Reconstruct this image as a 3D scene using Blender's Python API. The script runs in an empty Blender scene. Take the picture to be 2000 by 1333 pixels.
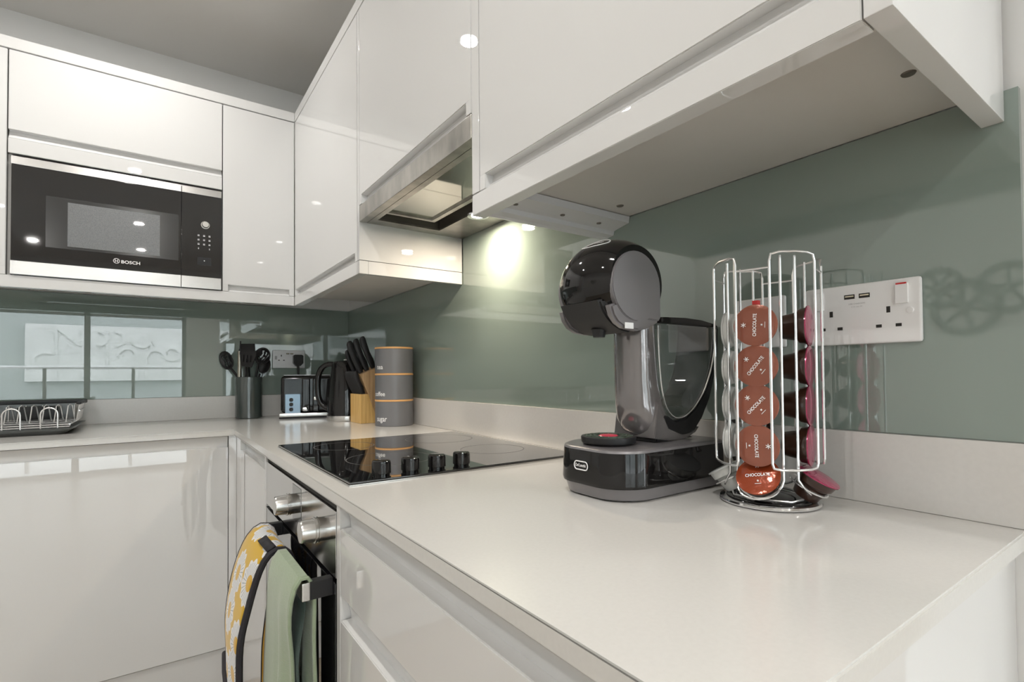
import bpy, bmesh, math, random
from mathutils import Vector, Matrix
PI = math.pi
random.seed(3)
scene = bpy.context.scene
C = scene.collection

# ------------------------------------------------------------------ camera
yaw, pitch, roll = 0.6136, 0.0196, -0.0080
CAM = Vector((-0.8434, -2.6619, 1.0836))
_r = Vector((math.cos(yaw), -math.sin(yaw), 0)); _f = Vector((math.sin(yaw), math.cos(yaw), 0)); _u = Vector((0, 0, 1))
f2 = _f * math.cos(pitch) + _u * math.sin(pitch)
u2 = -_f * math.sin(pitch) + _u * math.cos(pitch)
r3 = _r * math.cos(roll) + u2 * math.sin(roll)
u3 = -_r * math.sin(roll) + u2 * math.cos(roll)
cam_d = bpy.data.cameras.new('camera'); cam = bpy.data.objects.new('camera', cam_d); C.objects.link(cam)
M = Matrix((r3, u3, -f2)).transposed().to_4x4(); M.translation = CAM
cam.matrix_world = M
cam_d.sensor_width = 36.0; cam_d.lens = 1000.56 * 36 / 2000
cam_d.shift_y = 46.94 / 2000
cam_d.clip_start = 0.02
scene.camera = cam

# ------------------------------------------------------------------ view, world, lights
vs = scene.view_settings
scene.display_settings.display_device = 'sRGB'
vs.view_transform = 'Standard'; vs.look = 'None'; vs.gamma = 1.0; vs.use_curve_mapping = False
vs.exposure = 0.20
cy = scene.cycles
cy.use_denoising = True
try: cy.denoiser = 'OPENIMAGEDENOISE'
except Exception: pass
cy.max_bounces = 10; cy.diffuse_bounces = 5; cy.glossy_bounces = 5; cy.transmission_bounces = 8; cy.transparent_max_bounces = 12
cy.sample_clamp_indirect = 4.0
cy.caustics_reflective = False; cy.caustics_refractive = False

world = bpy.data.worlds.new('sky'); scene.world = world; world.use_nodes = True
bg = world.node_tree.nodes['Background']
bg.inputs[0].default_value = (0.90, 0.95, 1.0, 1); bg.inputs[1].default_value = 10.0

def area(name, loc, rot, sx, sy, power, col=(1, 1, 1), shape='RECTANGLE', portal=False, spread=None):
    l = bpy.data.lights.new(name, 'AREA'); l.shape = shape; l.size = sx
    if shape in ('RECTANGLE', 'ELLIPSE'): l.size_y = sy
    l.energy = power; l.color = col
    if portal: l.cycles.is_portal = True
    if spread: l.spread = spread
    o = bpy.data.objects.new(name, l); C.objects.link(o); o.location = loc; o.rotation_euler = rot
    return o
ROOM_Y = -6.0
# daylight coming in through the openings of the back wall
area('sky_portal', (-1.55, ROOM_Y - 0.02, 1.05), (PI/2, 0, 0), 2.2, 2.0, 1, portal=True)
area('sky_portal', (1.25, ROOM_Y - 0.02, 1.05), (PI/2, 0, 0), 2.6, 2.0, 1, portal=True)
DOWNLIGHTS = [(-0.94, -0.84), (-1.87, -0.84), (-0.94, -2.35), (-1.87, -2.35), (-0.94, -3.80), (-1.85, -3.80),
              (-0.94, -4.95), (-1.82, -5.05), (0.30, -3.70), (0.34, -4.85), (1.55, -3.70), (1.55, -4.85), (1.95, -4.88)]
for x, y in DOWNLIGHTS:
    area('downlight_lamp', (x, y, 2.474), (0, 0, 0), 0.07, 0.07, 6.3, (1.0, 0.97, 0.93), 'DISK')
area('hood_lamp_light', (-0.098, -1.445, 1.5215), (0, 0, 0), 0.035, 0.035, 3.0, (1.0, 0.84, 0.66), 'DISK')

# ------------------------------------------------------------------ materials
def mat(name, col, rough=0.4, metal=0.0, coat=0.0, spec=0.5, emit=None, estr=0, noise=None, bump=None, coat_rough=0.02, alpha=None, trans=0, ior=1.5, sheen=0):
    m = bpy.data.materials.new(name); m.use_nodes = True
    nt = m.node_tree; b = nt.nodes['Principled BSDF']
    b.inputs['Base Color'].default_value = (*col, 1); b.inputs['Roughness'].default_value = rough
    b.inputs['Metallic'].default_value = metal; b.inputs['Coat Weight'].default_value = coat
    b.inputs['Coat Roughness'].default_value = coat_rough; b.inputs['Specular IOR Level'].default_value = spec
    b.inputs['IOR'].default_value = ior; b.inputs['Transmission Weight'].default_value = trans
    if sheen: b.inputs['Sheen Weight'].default_value = sheen
    if emit: b.inputs['Emission Color'].default_value = (*emit, 1); b.inputs['Emission Strength'].default_value = estr
    tc = nt.nodes.new('ShaderNodeTexCoord')
    if noise:  # (scale, amount, stretch)
        sc, amt = noise[0], noise[1]; st = noise[2] if len(noise) > 2 else (1, 1, 1)
        mp = nt.nodes.new('ShaderNodeMapping'); mp.inputs['Scale'].default_value = st
        n = nt.nodes.new('ShaderNodeTexNoise'); n.inputs['Scale'].default_value = sc; n.inputs['Detail'].default_value = 5
        mx = nt.nodes.new('ShaderNodeMix'); mx.data_type = 'RGBA'
        c2 = noise[3] if len(noise) > 3 else tuple(c * (1 - amt) for c in col)
        mx.inputs[6].default_value = (*col, 1); mx.inputs[7].default_value = (*c2, 1)
        rp = nt.nodes.new('ShaderNodeMapRange'); rp.inputs[1].default_value = .35; rp.inputs[2].default_value = .7
        nt.links.new(tc.outputs['Object'], mp.inputs[0]); nt.links.new(mp.outputs[0], n.inputs['Vector'])
        nt.links.new(n.outputs[0], rp.inputs[0]); nt.links.new(rp.outputs[0], mx.inputs[0]); nt.links.new(mx.outputs[2], b.inputs['Base Color'])
    if bump:
        sc, strn = bump[0], bump[1]; st = bump[2] if len(bump) > 2 else (1, 1, 1)
        mp = nt.nodes.new('ShaderNodeMapping'); mp.inputs['Scale'].default_value = st
        n = nt.nodes.new('ShaderNodeTexNoise'); n.inputs['Scale'].default_value = sc; n.inputs['Detail'].default_value = 3
        bp = nt.nodes.new('ShaderNodeBump'); bp.inputs['Strength'].default_value = strn; bp.inputs['Distance'].default_value = 0.002
        nt.links.new(tc.outputs['Object'], mp.inputs[0]); nt.links.new(mp.outputs[0], n.inputs['Vector'])
        nt.links.new(n.outputs[0], bp.inputs['Height']); nt.links.new(bp.outputs[0], b.inputs['Normal'])
    return m

W = mat('gloss_white_lacquer', (0.675, 0.675, 0.67), 0.6, coat=1.0, coat_rough=0.0, spec=0)
WM = mat('white_melamine', (0.62, 0.605, 0.58), 0.5, noise=(3, .05))
JOINT_SHADE = mat('joint_shade', (0.10, 0.10, 0.095), 0.8)
QUARTZ = mat('pale_quartz', (0.635, 0.625, 0.60), 0.13, noise=(220, .03), spec=0.5)
UPST = mat('pale_quartz_upstand', (0.66, 0.645, 0.62), 0.22, noise=(160, .03))
GLASS_SB = mat('sage_back_painted_glass', (0.225, 0.278, 0.250), 0.7, coat=1.0, coat_rough=0.0, spec=0)
GLASS_SB.node_tree.nodes['Principled BSDF'].inputs['Coat IOR'].default_value = 1.95
W.node_tree.nodes['Principled BSDF'].inputs['Coat IOR'].default_value = 1.8
PAINT = mat('wall_paint', (0.76, 0.76, 0.75), 0.8)
CEIL = mat('ceiling_paint', (0.70, 0.69, 0.67), 0.85)
STEEL = mat('brushed_steel', (0.62, 0.61, 0.59), 0.22, metal=1.0, bump=(60, .06, (1, 1, 30)))
STEELD = mat('hood_steel', (0.48, 0.46, 0.42), 0.3, metal=1.0, noise=(24, .35, (1, 1, .4)))
CHROME = mat('chrome', (0.86, 0.86, 0.87), 0.09, metal=1.0)
WIRE = mat('chromed_wire', (0.88, 0.88, 0.88), 0.22, metal=0.85)
BLKG = mat('black_glass', (0.010, 0.010, 0.011), 0.03, coat=1.0, spec=0.6)
BLKP = mat('gloss_black_plastic', (0.008, 0.0075, 0.0075), 0.05, spec=0.45)
BLKM = mat('matt_black_plastic', (0.013, 0.013, 0.014), 0.4, spec=.35)
RUB = mat('black_rubber', (0.02, 0.02, 0.02), 0.6)
GREYM = mat('metallic_grey_plastic', (0.20, 0.19, 0.197), 0.30, metal=0.35, coat=0.3, coat_rough=.12)
GREYG = mat('polished_grey_plastic', (0.20, 0.185, 0.185), 0.10, metal=0.45, coat=0.9, coat_rough=.03)
WP = mat('white_plastic', (0.82, 0.82, 0.82), 0.25, coat=0.3)
WT = mat('white_print', (0.85, 0.85, 0.85), 0.6)
GT = mat('grey_print', (0.35, 0.35, 0.36), 0.6)
DARK = mat('dark_slot', (0.02, 0.018, 0.016), 0.7)
WIN_MESH = mat('microwave_door_mesh', (0.17, 0.18, 0.185), 0.28, coat=1.0, noise=(600, .4))
WIN_FR = mat('microwave_window_border', (0.022, 0.023, 0.024), 0.15, coat=1.0)
RED = mat('red_plastic', (0.55, 0.03, 0.03), 0.4)

def planks_mat():
    m = mat('oak_floorboards', (0.50, 0.36, 0.235), 0.35, coat=.15)
    nt = m.node_tree; b = nt.nodes['Principled BSDF']
    tc = nt.nodes.new('ShaderNodeTexCoord'); mp = nt.nodes.new('ShaderNodeMapping')
    br = nt.nodes.new('ShaderNodeTexBrick'); br.inputs['Color1'].default_value = (.50, .42, .33, 1); br.inputs['Color2'].default_value = (.43, .355, .27, 1)
    br.inputs['Mortar'].default_value = (.22, .15, .09, 1); br.inputs['Scale'].default_value = 1; br.inputs['Mortar Size'].default_value = .0015
    br.inputs['Brick Width'].default_value = 1.3; br.inputs['Row Height'].default_value = .18
    n = nt.nodes.new('ShaderNodeTexNoise'); n.inputs['Scale'].default_value = 6; n.inputs['Detail'].default_value = 6
    mp2 = nt.nodes.new('ShaderNodeMapping'); mp2.inputs['Scale'].default_value = (1, 12, 1)
    mx = nt.nodes.new('ShaderNodeMix'); mx.data_type = 'RGBA'; mx.blend_type = 'MULTIPLY'; mx.inputs[0].default_value = .4
    nt.links.new(tc.outputs['Object'], mp.inputs[0]); nt.links.new(mp.outputs[0], br.inputs[0])
    nt.links.new(tc.outputs['Object'], mp2.inputs[0]); nt.links.new(mp2.outputs[0], n.inputs['Vector'])
    nt.links.new(br.outputs[0], mx.inputs[6]); nt.links.new(n.outputs[0], mx.inputs[7]); nt.links.new(mx.outputs[2], b.inputs['Base Color'])
    return m
OAK = planks_mat()

def wood_mat(name, c1, c2, stretch):
    m = mat(name, c1, 0.4)
    nt = m.node_tree; b = nt.nodes['Principled BSDF']
    tc = nt.nodes.new('ShaderNodeTexCoord'); mp = nt.nodes.new('ShaderNodeMapping'); mp.inputs['Scale'].default_value = stretch
    n = nt.nodes.new('ShaderNodeTexNoise'); n.inputs['Scale'].default_value = 14; n.inputs['Detail'].default_value = 4
    rp = nt.nodes.new('ShaderNodeValToRGB'); rp.color_ramp.elements[0].position = .35; rp.color_ramp.elements[1].position = .65
    rp.color_ramp.elements[0].color = (*c2, 1); rp.color_ramp.elements[1].color = (*c1, 1)
    nt.links.new(tc.outputs['Object'], mp.inputs[0]); nt.links.new(mp.outputs[0], n.inputs['Vector'])
    nt.links.new(n.outputs[0], rp.inputs[0]); nt.links.new(rp.outputs[0], b.inputs['Base Color'])
    return m
BEECH = wood_mat('beech_block', (0.80, 0.53, 0.20), (0.64, 0.38, 0.12), (7, 7, .6))
BEECH2 = wood_mat('beech_block_side', (0.62, 0.42, 0.23), (0.44, 0.27, 0.13), (9, 9, .5))

# ------------------------------------------------------------------ mesh helpers
class MB:
    def __init__(s): s.bm = bmesh.new(); s.uv = None
    def box(s, x0, x1, y0, y1, z0, z1, bev=0.0, seg=2):
        t = bmesh.new()
        r = bmesh.ops.create_cube(t, size=1)
        for v in t.verts:
            v.co = Vector(((x0 + x1) / 2 + v.co.x * (x1 - x0), (y0 + y1) / 2 + v.co.y * (y1 - y0), (z0 + z1) / 2 + v.co.z * (z1 - z0)))
        if bev: bmesh.ops.bevel(t, geom=t.edges[:], offset=bev, segments=seg, affect='EDGES', profile=.5, clamp_overlap=True)
        s._join(t); return s
    def _join(s, t, mtx=None):
        if mtx is not None: t.transform(mtx)
        me = bpy.data.meshes.new('tmp'); t.to_mesh(me); t.free(); s.bm.from_mesh(me); bpy.data.meshes.remove(me)
    def cyl(s, p0, p1, r0, r1=None, n=24, bev=0.0):
        r1 = r0 if r1 is None else r1
        p0, p1 = Vector(p0), Vector(p1); d = p1 - p0; L = d.length
        t = bmesh.new(); bmesh.ops.create_cone(t, cap_ends=True, segments=n, radius1=r0, radius2=r1, depth=L)
        if bev: bmesh.ops.bevel(t, geom=[e for e in t.edges if len(e.link_faces) == 2 and any(len(f.verts) > 4 for f in e.link_faces)], offset=bev, segments=2, affect='EDGES')
        s._join(t, Matrix.Translation((p0 + p1) / 2) @ d.to_track_quat('Z', 'Y').to_matrix().to_4x4()); return s
    def lathe(s, prof, c=(0, 0, 0), n=40, mtx=None, sx=1, sy=1):
        t = bmesh.new(); rings = []
        for r, z in prof:
            if r < 1e-6: rings.append([t.verts.new((0, 0, z))])
            else: rings.append([t.verts.new((r * sx * math.cos(2 * PI * i / n), r * sy * math.sin(2 * PI * i / n), z)) for i in range(n)])
        for a, b in zip(rings, rings[1:]):
            for i in range(n):
                j = (i + 1) % n
                if len(a) == 1 and len(b) == 1: break
                if len(a) == 1: t.faces.new((a[0], b[j], b[i]))
                elif len(b) == 1: t.faces.new((a[i], a[j], b[0]))
                else: t.faces.new((a[i], a[j], b[j], b[i]))
        s._join(t, Matrix.Translation(c) @ mtx if mtx is not None else Matrix.Translation(c)); return s
    def tube(s, pts, r, n=8, closed=False):
        pts = [Vector(p) for p in pts]; t = bmesh.new(); rings = []; m = len(pts); up = None
        for i, p in enumerate(pts):
            a = pts[(i - 1) % m] if (closed or i > 0) else p; b = pts[(i + 1) % m] if (closed or i < m - 1) else p
            d = (b - a).normalized()
            if up is None:
                up = d.orthogonal().normalized()
            up = (up - d * up.dot(d)).normalized(); w = d.cross(up)
            rr = r[i] if isinstance(r, (list, tuple)) else r
            rings.append([t.verts.new(p + (up * math.cos(2 * PI * k / n) + w * math.sin(2 * PI * k / n)) * rr) for k in range(n)])
        for i in range(m if closed else m - 1):
            a, b = rings[i], rings[(i + 1) % m]
            off = 0
            if closed and i == m - 1:
                off = min(range(n), key=lambda o: (a[0].co - b[o].co).length)
            for k in range(n):
                t.faces.new((a[k], a[(k + 1) % n], b[(k + 1 + off) % n], b[(k + off) % n]))
        if not closed: t.faces.new(rings[0][::-1]); t.faces.new(rings[-1])
        s._join(t); return s
    def prism(s, poly, axis, a0, a1, bev=0.0, seg=2):
        # poly: 2-D points in the plane across `axis` ('x': (y,z), 'y': (x,z), 'z': (x,y))
        def P(p, a): return {'x': (a, p[0], p[1]), 'y': (p[0], a, p[1]), 'z': (p[0], p[1], a)}[axis]
        t = bmesh.new(); A = [t.verts.new(P(p, a0)) for p in poly]; B = [t.verts.new(P(p, a1)) for p in poly]
        fa = t.faces.new(A); fb = t.faces.new(B[::-1]); n = len(poly)
        for i in range(n): t.faces.new((A[(i + 1) % n], A[i], B[i], B[(i + 1) % n]))
        bmesh.ops.recalc_face_normals(t, faces=t.faces[:])
        if bev: bmesh.ops.bevel(t, geom=list(set(list(fa.edges) + list(fb.edges))), offset=bev, segments=seg, affect='EDGES', clamp_overlap=True)
        s._join(t); return s
    def loft(s, rings, closed=True, caps=True):
        t = bmesh.new(); R = [[t.verts.new(p) for p in r] for r in rings]; n = len(R[0])
        for a, b in zip(R, R[1:]):
            for i in range(n if closed else n - 1):
                j = (i + 1) % n; t.faces.new((a[i], a[j], b[j], b[i]))
        if caps and closed: t.faces.new(R[0][::-1]); t.faces.new(R[-1])
        s._join(t); return s
    def sheet(s, rows, thick=0.0, uv=True):
        # rows of points -> quad sheet; thickened by the caller's solidify
        t = s.bm; R = [[t.verts.new(p) for p in r] for r in rows]
        lay = t.loops.layers.uv.verify()
        V = 0
        for i in range(len(R) - 1):
            dv = (Vector(rows[i + 1][0]) - Vector(rows[i][0])).length; U = 0
            for j in range(len(R[0]) - 1):
                du = (Vector(rows[i][j + 1]) - Vector(rows[i][j])).length
                f = t.faces.new((R[i][j], R[i][j + 1], R[i + 1][j + 1], R[i + 1][j])); f.smooth = True
                for l, c in zip(f.loops, ((U, V), (U + du, V), (U + du, V + dv), (U, V + dv))): l[lay].uv = c
                U += du
            V += dv
        return s
    def obj(s, name, m, parent=None, smooth=True, recalc=True, world=None):
        if recalc: bmesh.ops.recalc_face_normals(s.bm, faces=s.bm.faces[:])
        me = bpy.data.meshes.new(name); s.bm.to_mesh(me); s.bm.free()
        if m: me.materials.append(m)
        if smooth:
            me.polygons.foreach_set('use_smooth', [True] * len(me.polygons))
            me.set_sharp_from_angle(angle=math.radians(38))
        o = bpy.data.objects.new(name, me); C.objects.link(o)
        if smooth:
            wn = o.modifiers.new('weighted_normals', 'WEIGHTED_NORMAL'); wn.weight = 100; wn.keep_sharp = True
        if parent is not None: attach(o, parent)
        return o
WLOC = {}
def wloc(o):
    m = Matrix.Identity(4)
    while o is not None:
        m = o.matrix_basis @ m; o = o.parent
    return m
def attach(o, parent):          # geometry is given in world coordinates: keep it there
    o.parent = parent; o.matrix_basis = wloc(parent).inverted() @ o.matrix_basis
def tag(o, label, cat, group=None):
    o['label'] = label; o['category'] = cat
    if group: o['group'] = group
    return o
def thing(name, label, cat, loc=(0, 0, 0), rz=0, group=None):
    o = bpy.data.objects.new(name, None); o.empty_display_size = .05; C.objects.link(o)
    o.location = loc; o.rotation_euler = (0, 0, rz)
    return tag(o, label, cat, group)
def struct(o):
    o['kind'] = 'structure'; return o
def at(parent, o):              # geometry given in the parent's local coordinates
    o.parent = parent; return o
def box(name, m, x0, x1, y0, y1, z0, z1, parent=None, bev=0.0, seg=2):
    return MB().box(x0, x1, y0, y1, z0, z1, bev, seg).obj(name, m, parent)
def dup_tree(o, parent=None):
    c = o.copy(); C.objects.link(c); c.parent = parent
    for ch in list(o.children): dup_tree(ch, c)
    return c
def arc(cx, cz, r, a0, a1, n=10):
    return [(cx + r * math.cos(math.radians(a0 + (a1 - a0) * i / n)), cz + r * math.sin(math.radians(a0 + (a1 - a0) * i / n))) for i in range(n + 1)]
def text_mesh(name, body, m, width=None, height=None, mtx=None, parent=None, ext=0.00015, deform=None, bold=0.0, local=False):
    cu = bpy.data.curves.new('lettering', 'FONT'); cu.body = body; cu.size = 1; cu.align_x = 'CENTER'; cu.align_y = 'CENTER'; cu.offset = bold
    cu.resolution_u = 3
    to = bpy.data.objects.new('lettering', cu); C.objects.link(to)
    dg = bpy.context.evaluated_depsgraph_get()
    me = bpy.data.meshes.new_from_object(to.evaluated_get(dg)); bpy.data.objects.remove(to); bpy.data.curves.remove(cu)
    xs = [v.co.x for v in me.vertices]; ys = [v.co.y for v in me.vertices]
    w, h = max(xs) - min(xs), max(ys) - min(ys); mx, my = (max(xs) + min(xs)) / 2, (max(ys) + min(ys)) / 2
    sx = (width / w) if width else height / h; sy = (height / h) if height else sx
    bm = bmesh.new(); bm.from_mesh(me); bpy.data.meshes.remove(me)
    for v in bm.verts: v.co = Vector(((v.co.x - mx) * sx, (v.co.y - my) * sy, 0))
    if deform:
        bmesh.ops.subdivide_edges(bm, edges=[e for e in bm.edges if e.calc_length() > .004], cuts=1)
        for v in bm.verts: v.co = deform(v.co)
    elif mtx is not None: bm.transform(mtx)
    me = bpy.data.meshes.new(name); bm.to_mesh(me); bm.free(); me.materials.append(m)
    o = bpy.data.objects.new(name, me); C.objects.link(o)
    if parent is not None:
        if local: o.parent = parent
        else: attach(o, parent)
    return o
def frame_mtx(origin, xdir, ydir):
    x = Vector(xdir).normalized(); y = Vector(ydir).normalized(); z = x.cross(y)
    m = Matrix((x, y, z)).transposed().to_4x4(); m.translation = Vector(origin); return m
# ------------------------------------------------------------------ room shell
CZ = 2.487
RX, LX = 2.6, -3.0
struct(box('floor', OAK, LX - .1, RX + .1, ROOM_Y - .15, .1, -.08, 0.0))
struct(box('ceiling', CEIL, LX - .1, RX + .1, ROOM_Y - .15, .1, CZ, CZ + .08))
struct(box('wall_far', PAINT, LX - .1, .10, 0.0, .10, 0, CZ))
struct(box('wall_right', PAINT, 0.0, .10, -2.62, 0.0, 0, CZ))
struct(box('wall_far_living', PAINT, .10, RX + .1, -2.52, -2.42, 0, CZ)).name = 'wall_living'
struct(box('wall_side', PAINT, RX, RX + .1, ROOM_Y, -2.52, 0, CZ))
lw = MB()
lw.box(LX - .1, LX, ROOM_Y - .1, 0.0, 0, CZ)
struct(lw.obj('wall_left', PAINT, smooth=False))
bw = MB()
bw.box(LX, -2.62, ROOM_Y - .1, ROOM_Y, 0, CZ).box(-.44, .02, ROOM_Y - .1, ROOM_Y, 0, CZ).box(2.45, RX, ROOM_Y - .1, ROOM_Y, 0, CZ)
bw.box(-2.62, -.44, ROOM_Y - .1, ROOM_Y, 1.95, CZ).box(.02, 2.45, ROOM_Y - .1, ROOM_Y, 1.95, CZ)
struct(bw.obj('wall_back', PAINT, smooth=False))
FRAME = mat('grey_window_frame', (0.30, 0.31, 0.31), 0.4)
PANE = bpy.data.materials.new('clear_pane'); PANE.use_nodes = True
nt = PANE.node_tree; nt.nodes.remove(nt.nodes['Principled BSDF'])
tr = nt.nodes.new('ShaderNodeBsdfTransparent'); gl = nt.nodes.new('ShaderNodeBsdfGlossy'); gl.inputs['Roughness'].default_value = 0
fr = nt.nodes.new('ShaderNodeFresnel'); fr.inputs[0].default_value = 1.45; mx = nt.nodes.new('ShaderNodeMixShader')
nt.links.new(fr.outputs[0], mx.inputs[0]); nt.links.new(tr.outputs[0], mx.inputs[1]); nt.links.new(gl.outputs[0], mx.inputs[2])
nt.links.new(mx.outputs[0], nt.nodes['Material Output'].inputs[0])
def window(name, along, fixed, a0, a1, z0, z1, mull):
    f = MB(); t = .045
    def bx(p0, p1, q0, q1, d0, d1):
        if along == 'x': f.box(p0, p1, fixed - d1, fixed - d0, q0, q1)
        else: f.box(fixed - d1, fixed - d0, p0, p1, q0, q1)
    for p in [a0, a1 - t]: bx(p, p + t, z0, z1, .02, .09)
    for q in [z0, z1 - t]: bx(a0, a1, q, q + t, .02, .09)
    for mm in mull: bx(mm - .03, mm + .03, z0, z1, .02, .09)
    fo = struct(f.obj(name, FRAME, smooth=False))
    edges = [a0] + list(mull) + [a1]
    for e0, e1 in zip(edges, edges[1:]):
        p = MB()
        if along == 'x': p.box(e0 + .03, e1 - .03, fixed - .06, fixed - .05, z0 + .04, z1 - .04)
        else: p.box(fixed - .06, fixed - .05, e0 + .03, e1 - .03, z0 + .04, z1 - .04)
        p.obj('pane', PANE, fo)
window('window_1', 'x', ROOM_Y, -2.62, -.44, 0.0, 1.95, [-1.53])
window('widened_window', 'x', ROOM_Y, .02, 2.45, 0.0, 1.95, [.22, .60, 1.5])  # opening made wide to admit more sky light into the room

# ------------------------------------------------------------------ outside, seen mirrored in the splashback glass
CONC = mat('pale_concrete', (0.66, 0.67, 0.65), 0.85, noise=(2.5, .12))
CONC2 = mat('grey_render', (0.36, 0.39, 0.38), 0.85)
PAVE = mat('terrace_paving', (0.42, 0.43, 0.42), 0.8)
o = box('terrace', PAVE, -9, 7, -9, ROOM_Y - .11, -.25, -.08); struct(o)
o = box('street_ground', PAVE, -20, 18, -24, -9, -.9, -.3); struct(o)
rl = thing('balcony_railing', 'pale metal balcony railing outside the back window, mirrored in the far splashback', 'railing', (-1.2, -7.2, -.08))
b = MB().cyl((-3.8, -7.2, 1.245), (3.6, -7.2, 1.245), .024, n=16); b.obj('handrail', WP, rl)
for x in (-3.2, -2.09, -1.07, 0.0, 1.1, 2.2, 3.3):
    box('post', STEEL, x - .02, x + .02, -7.22, -7.18, -.08, 1.23, rl)
bl = thing('concrete_building', 'pale concrete building across the street with raised letter shapes on its wall', 'building', (-1.7, -14.2, -.3))
box('wall', CONC2, -3.9, 6.0, -18.0, -14.25, -.3, 6.0, bl)
pn = box('relief_panel', CONC, -3.32, 0.55, -14.25, -14.08, 1.02, 2.42, bl)
rel = MB()
def ring_y(cx, cz, r, a0, a1, t=.045):
    rel.tube([(x, -14.07, z) for x, z in arc(cx, cz, r, a0, a1, 14)], t, 6)
for cx, cz, r, a0, a1 in [(-2.95, 1.5, .22, 60, 220), (-1.95, 2.1, .18, -90, 90), (-1.6, 2.1, .18, -90, 90), (-1.35, 1.65, .2, 0, 180), (-1.05, 2.1, .2, 180, 360), (-.75, 1.62, .2, 0, 180), (-.38, 1.72, .17, 0, 360)]:
    ring_y(cx, cz, r, a0, a1)
for x0, z0, x1, z1 in [(-2.75, 1.1, -2.75, 2.35), (-2.72, 2.3, -2.3, 1.9), (-2.25, 1.1, -2.25, 2.35), (-1.77, 1.1, -1.77, 2.3), (-1.15, 1.1, -1.15, 1.65), (-.85, 1.8, -.85, 2.35), (-.95, 1.1, -.95, 1.62), (-.55, 1.1, -.55, 1.62)]:
    rel.tube([(x0, -14.07, z0), (x1, -14.07, z1)], .03, 6)
rel.obj('raised_lettering', CONC, pn)
b2 = thing('far_building', 'grey building with balcony bands beyond the street, left of the concrete one', 'building', (-6, -16, -.3))
box('wall', CONC2, -9.5, -3.95, -19, -16, -.3, 4.2, b2)
for z in (1.2, 1.85, 2.5, 3.2): box('balcony_band', CONC, -9.5, -3.95, -16.0, -15.7, z, z + .22, b2)

# wall decoration on the left wall, seen mirrored in the right splashback
gearm = mat('grey_metal_gear', (0.22, 0.23, 0.22), 0.5)
gd = thing('gear_wall_art', 'three grey openwork cog wheels hung on the opposite wall, mirrored by the socket', 'wall art', (LX + .03, -1.75, 1.45))
for gy, gz, gr, n, sp in [(-1.645, 1.58, .115, 26, 7), (-1.765, 1.455, .155, 34, 6), (-1.95, 1.545, .135, 30, 5)]:
    g = MB(); pts = []
    for i in range(n * 4):
        a = 2 * PI * i / (n * 4); rr = gr * (1.07 if (i % 4) < 2 else .97); pts.append((gy + rr * math.cos(a), gz + rr * math.sin(a)))
    inner = [(gy + gr * .82 * math.cos(2 * PI * i / (n * 4)), gz + gr * .82 * math.sin(2 * PI * i / (n * 4))) for i in range(n * 4)]
    t = bmesh.new(); X0, X1 = LX + .001, LX + .02; N = n * 4
    V = [[t.verts.new((x, p[0], p[1])) for p in L_] for x in (X0, X1) for L_ in (pts, inner)]
    for i in range(N):
        j = (i + 1) % N
        t.faces.new((V[2][i], V[2][j], V[3][j], V[3][i])); t.faces.new((V[0][j], V[0][i], V[1][i], V[1][j]))
        t.faces.new((V[0][i], V[0][j], V[2][j], V[2][i])); t.faces.new((V[1][j], V[1][i], V[3][i], V[3][j]))
    g._join(t)
    for k in range(sp):
        a = 2 * PI * k / sp + .3
        g.tube([(LX + .01, gy, gz), (LX + .01, gy + gr * .84 * math.cos(a), gz + gr * .84 * math.sin(a))], .008, 6)
    g.cyl((LX, gy, gz), (LX + .022, gy, gz), gr * .2, n=20)
    g.obj('gear', gearm, gd)

# ------------------------------------------------------------------ downlights
lamp = mat('lamp_glow', (1, 1, 1), 0.5, emit=(1.0, .94, .86), estr=25)
first = None
for i, (x, y) in enumerate(DOWNLIGHTS):
    if first is None:
        t = thing('downlight', '', 'light', (x, y, CZ), group='ceiling downlights')
        MB().lathe([(.036, 0), (.036, -.004), (.044, -.006), (.046, 0)], (x, y, CZ), 28).obj('trim_ring', CHROME, t)
        MB().lathe([(0, -.0015), (.034, -.0015), (.034, 0), (0, 0)], (x, y, CZ), 28).obj('lamp', lamp, t)
        first = t
    else:
        t = dup_tree(first); t.location = (x, y, CZ)
    t['label'] = 'small round recessed downlight in the grey ceiling'

# ------------------------------------------------------------------ cabinet helpers
UX, UY = -0.353, -0.3855      # door-front planes of the wall units (right run / far run)
BX, BY = -0.596, -0.620       # same for the base units
def mapper(run, plane):
    # (s along the run, d outwards from the door face, z) -> world
    if run == 'far': return lambda s, d, z: (s, plane - d, z)
    return lambda s, d, z: (plane - d, s, z)
def cab_poly(mb, mp, prof, s0, s1, bev=0):
    # prof: (d, z) outline swept along s
    t = bmesh.new(); A = [t.verts.new(mp(s0, d, z)) for d, z in prof]; B = [t.verts.new(mp(s1, d, z)) for d, z in prof]
    fa = t.faces.new(A); fb = t.faces.new(B[::-1]); n = len(prof)
    for i in range(n): t.faces.new((A[(i + 1) % n], A[i], B[i], B[(i + 1) % n]))
    bmesh.ops.recalc_face_normals(t, faces=t.faces[:])
    if bev: bmesh.ops.bevel(t, geom=t.edges[:], offset=bev, segments=2, affect='EDGES', clamp_overlap=True)
    mb._join(t)
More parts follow.
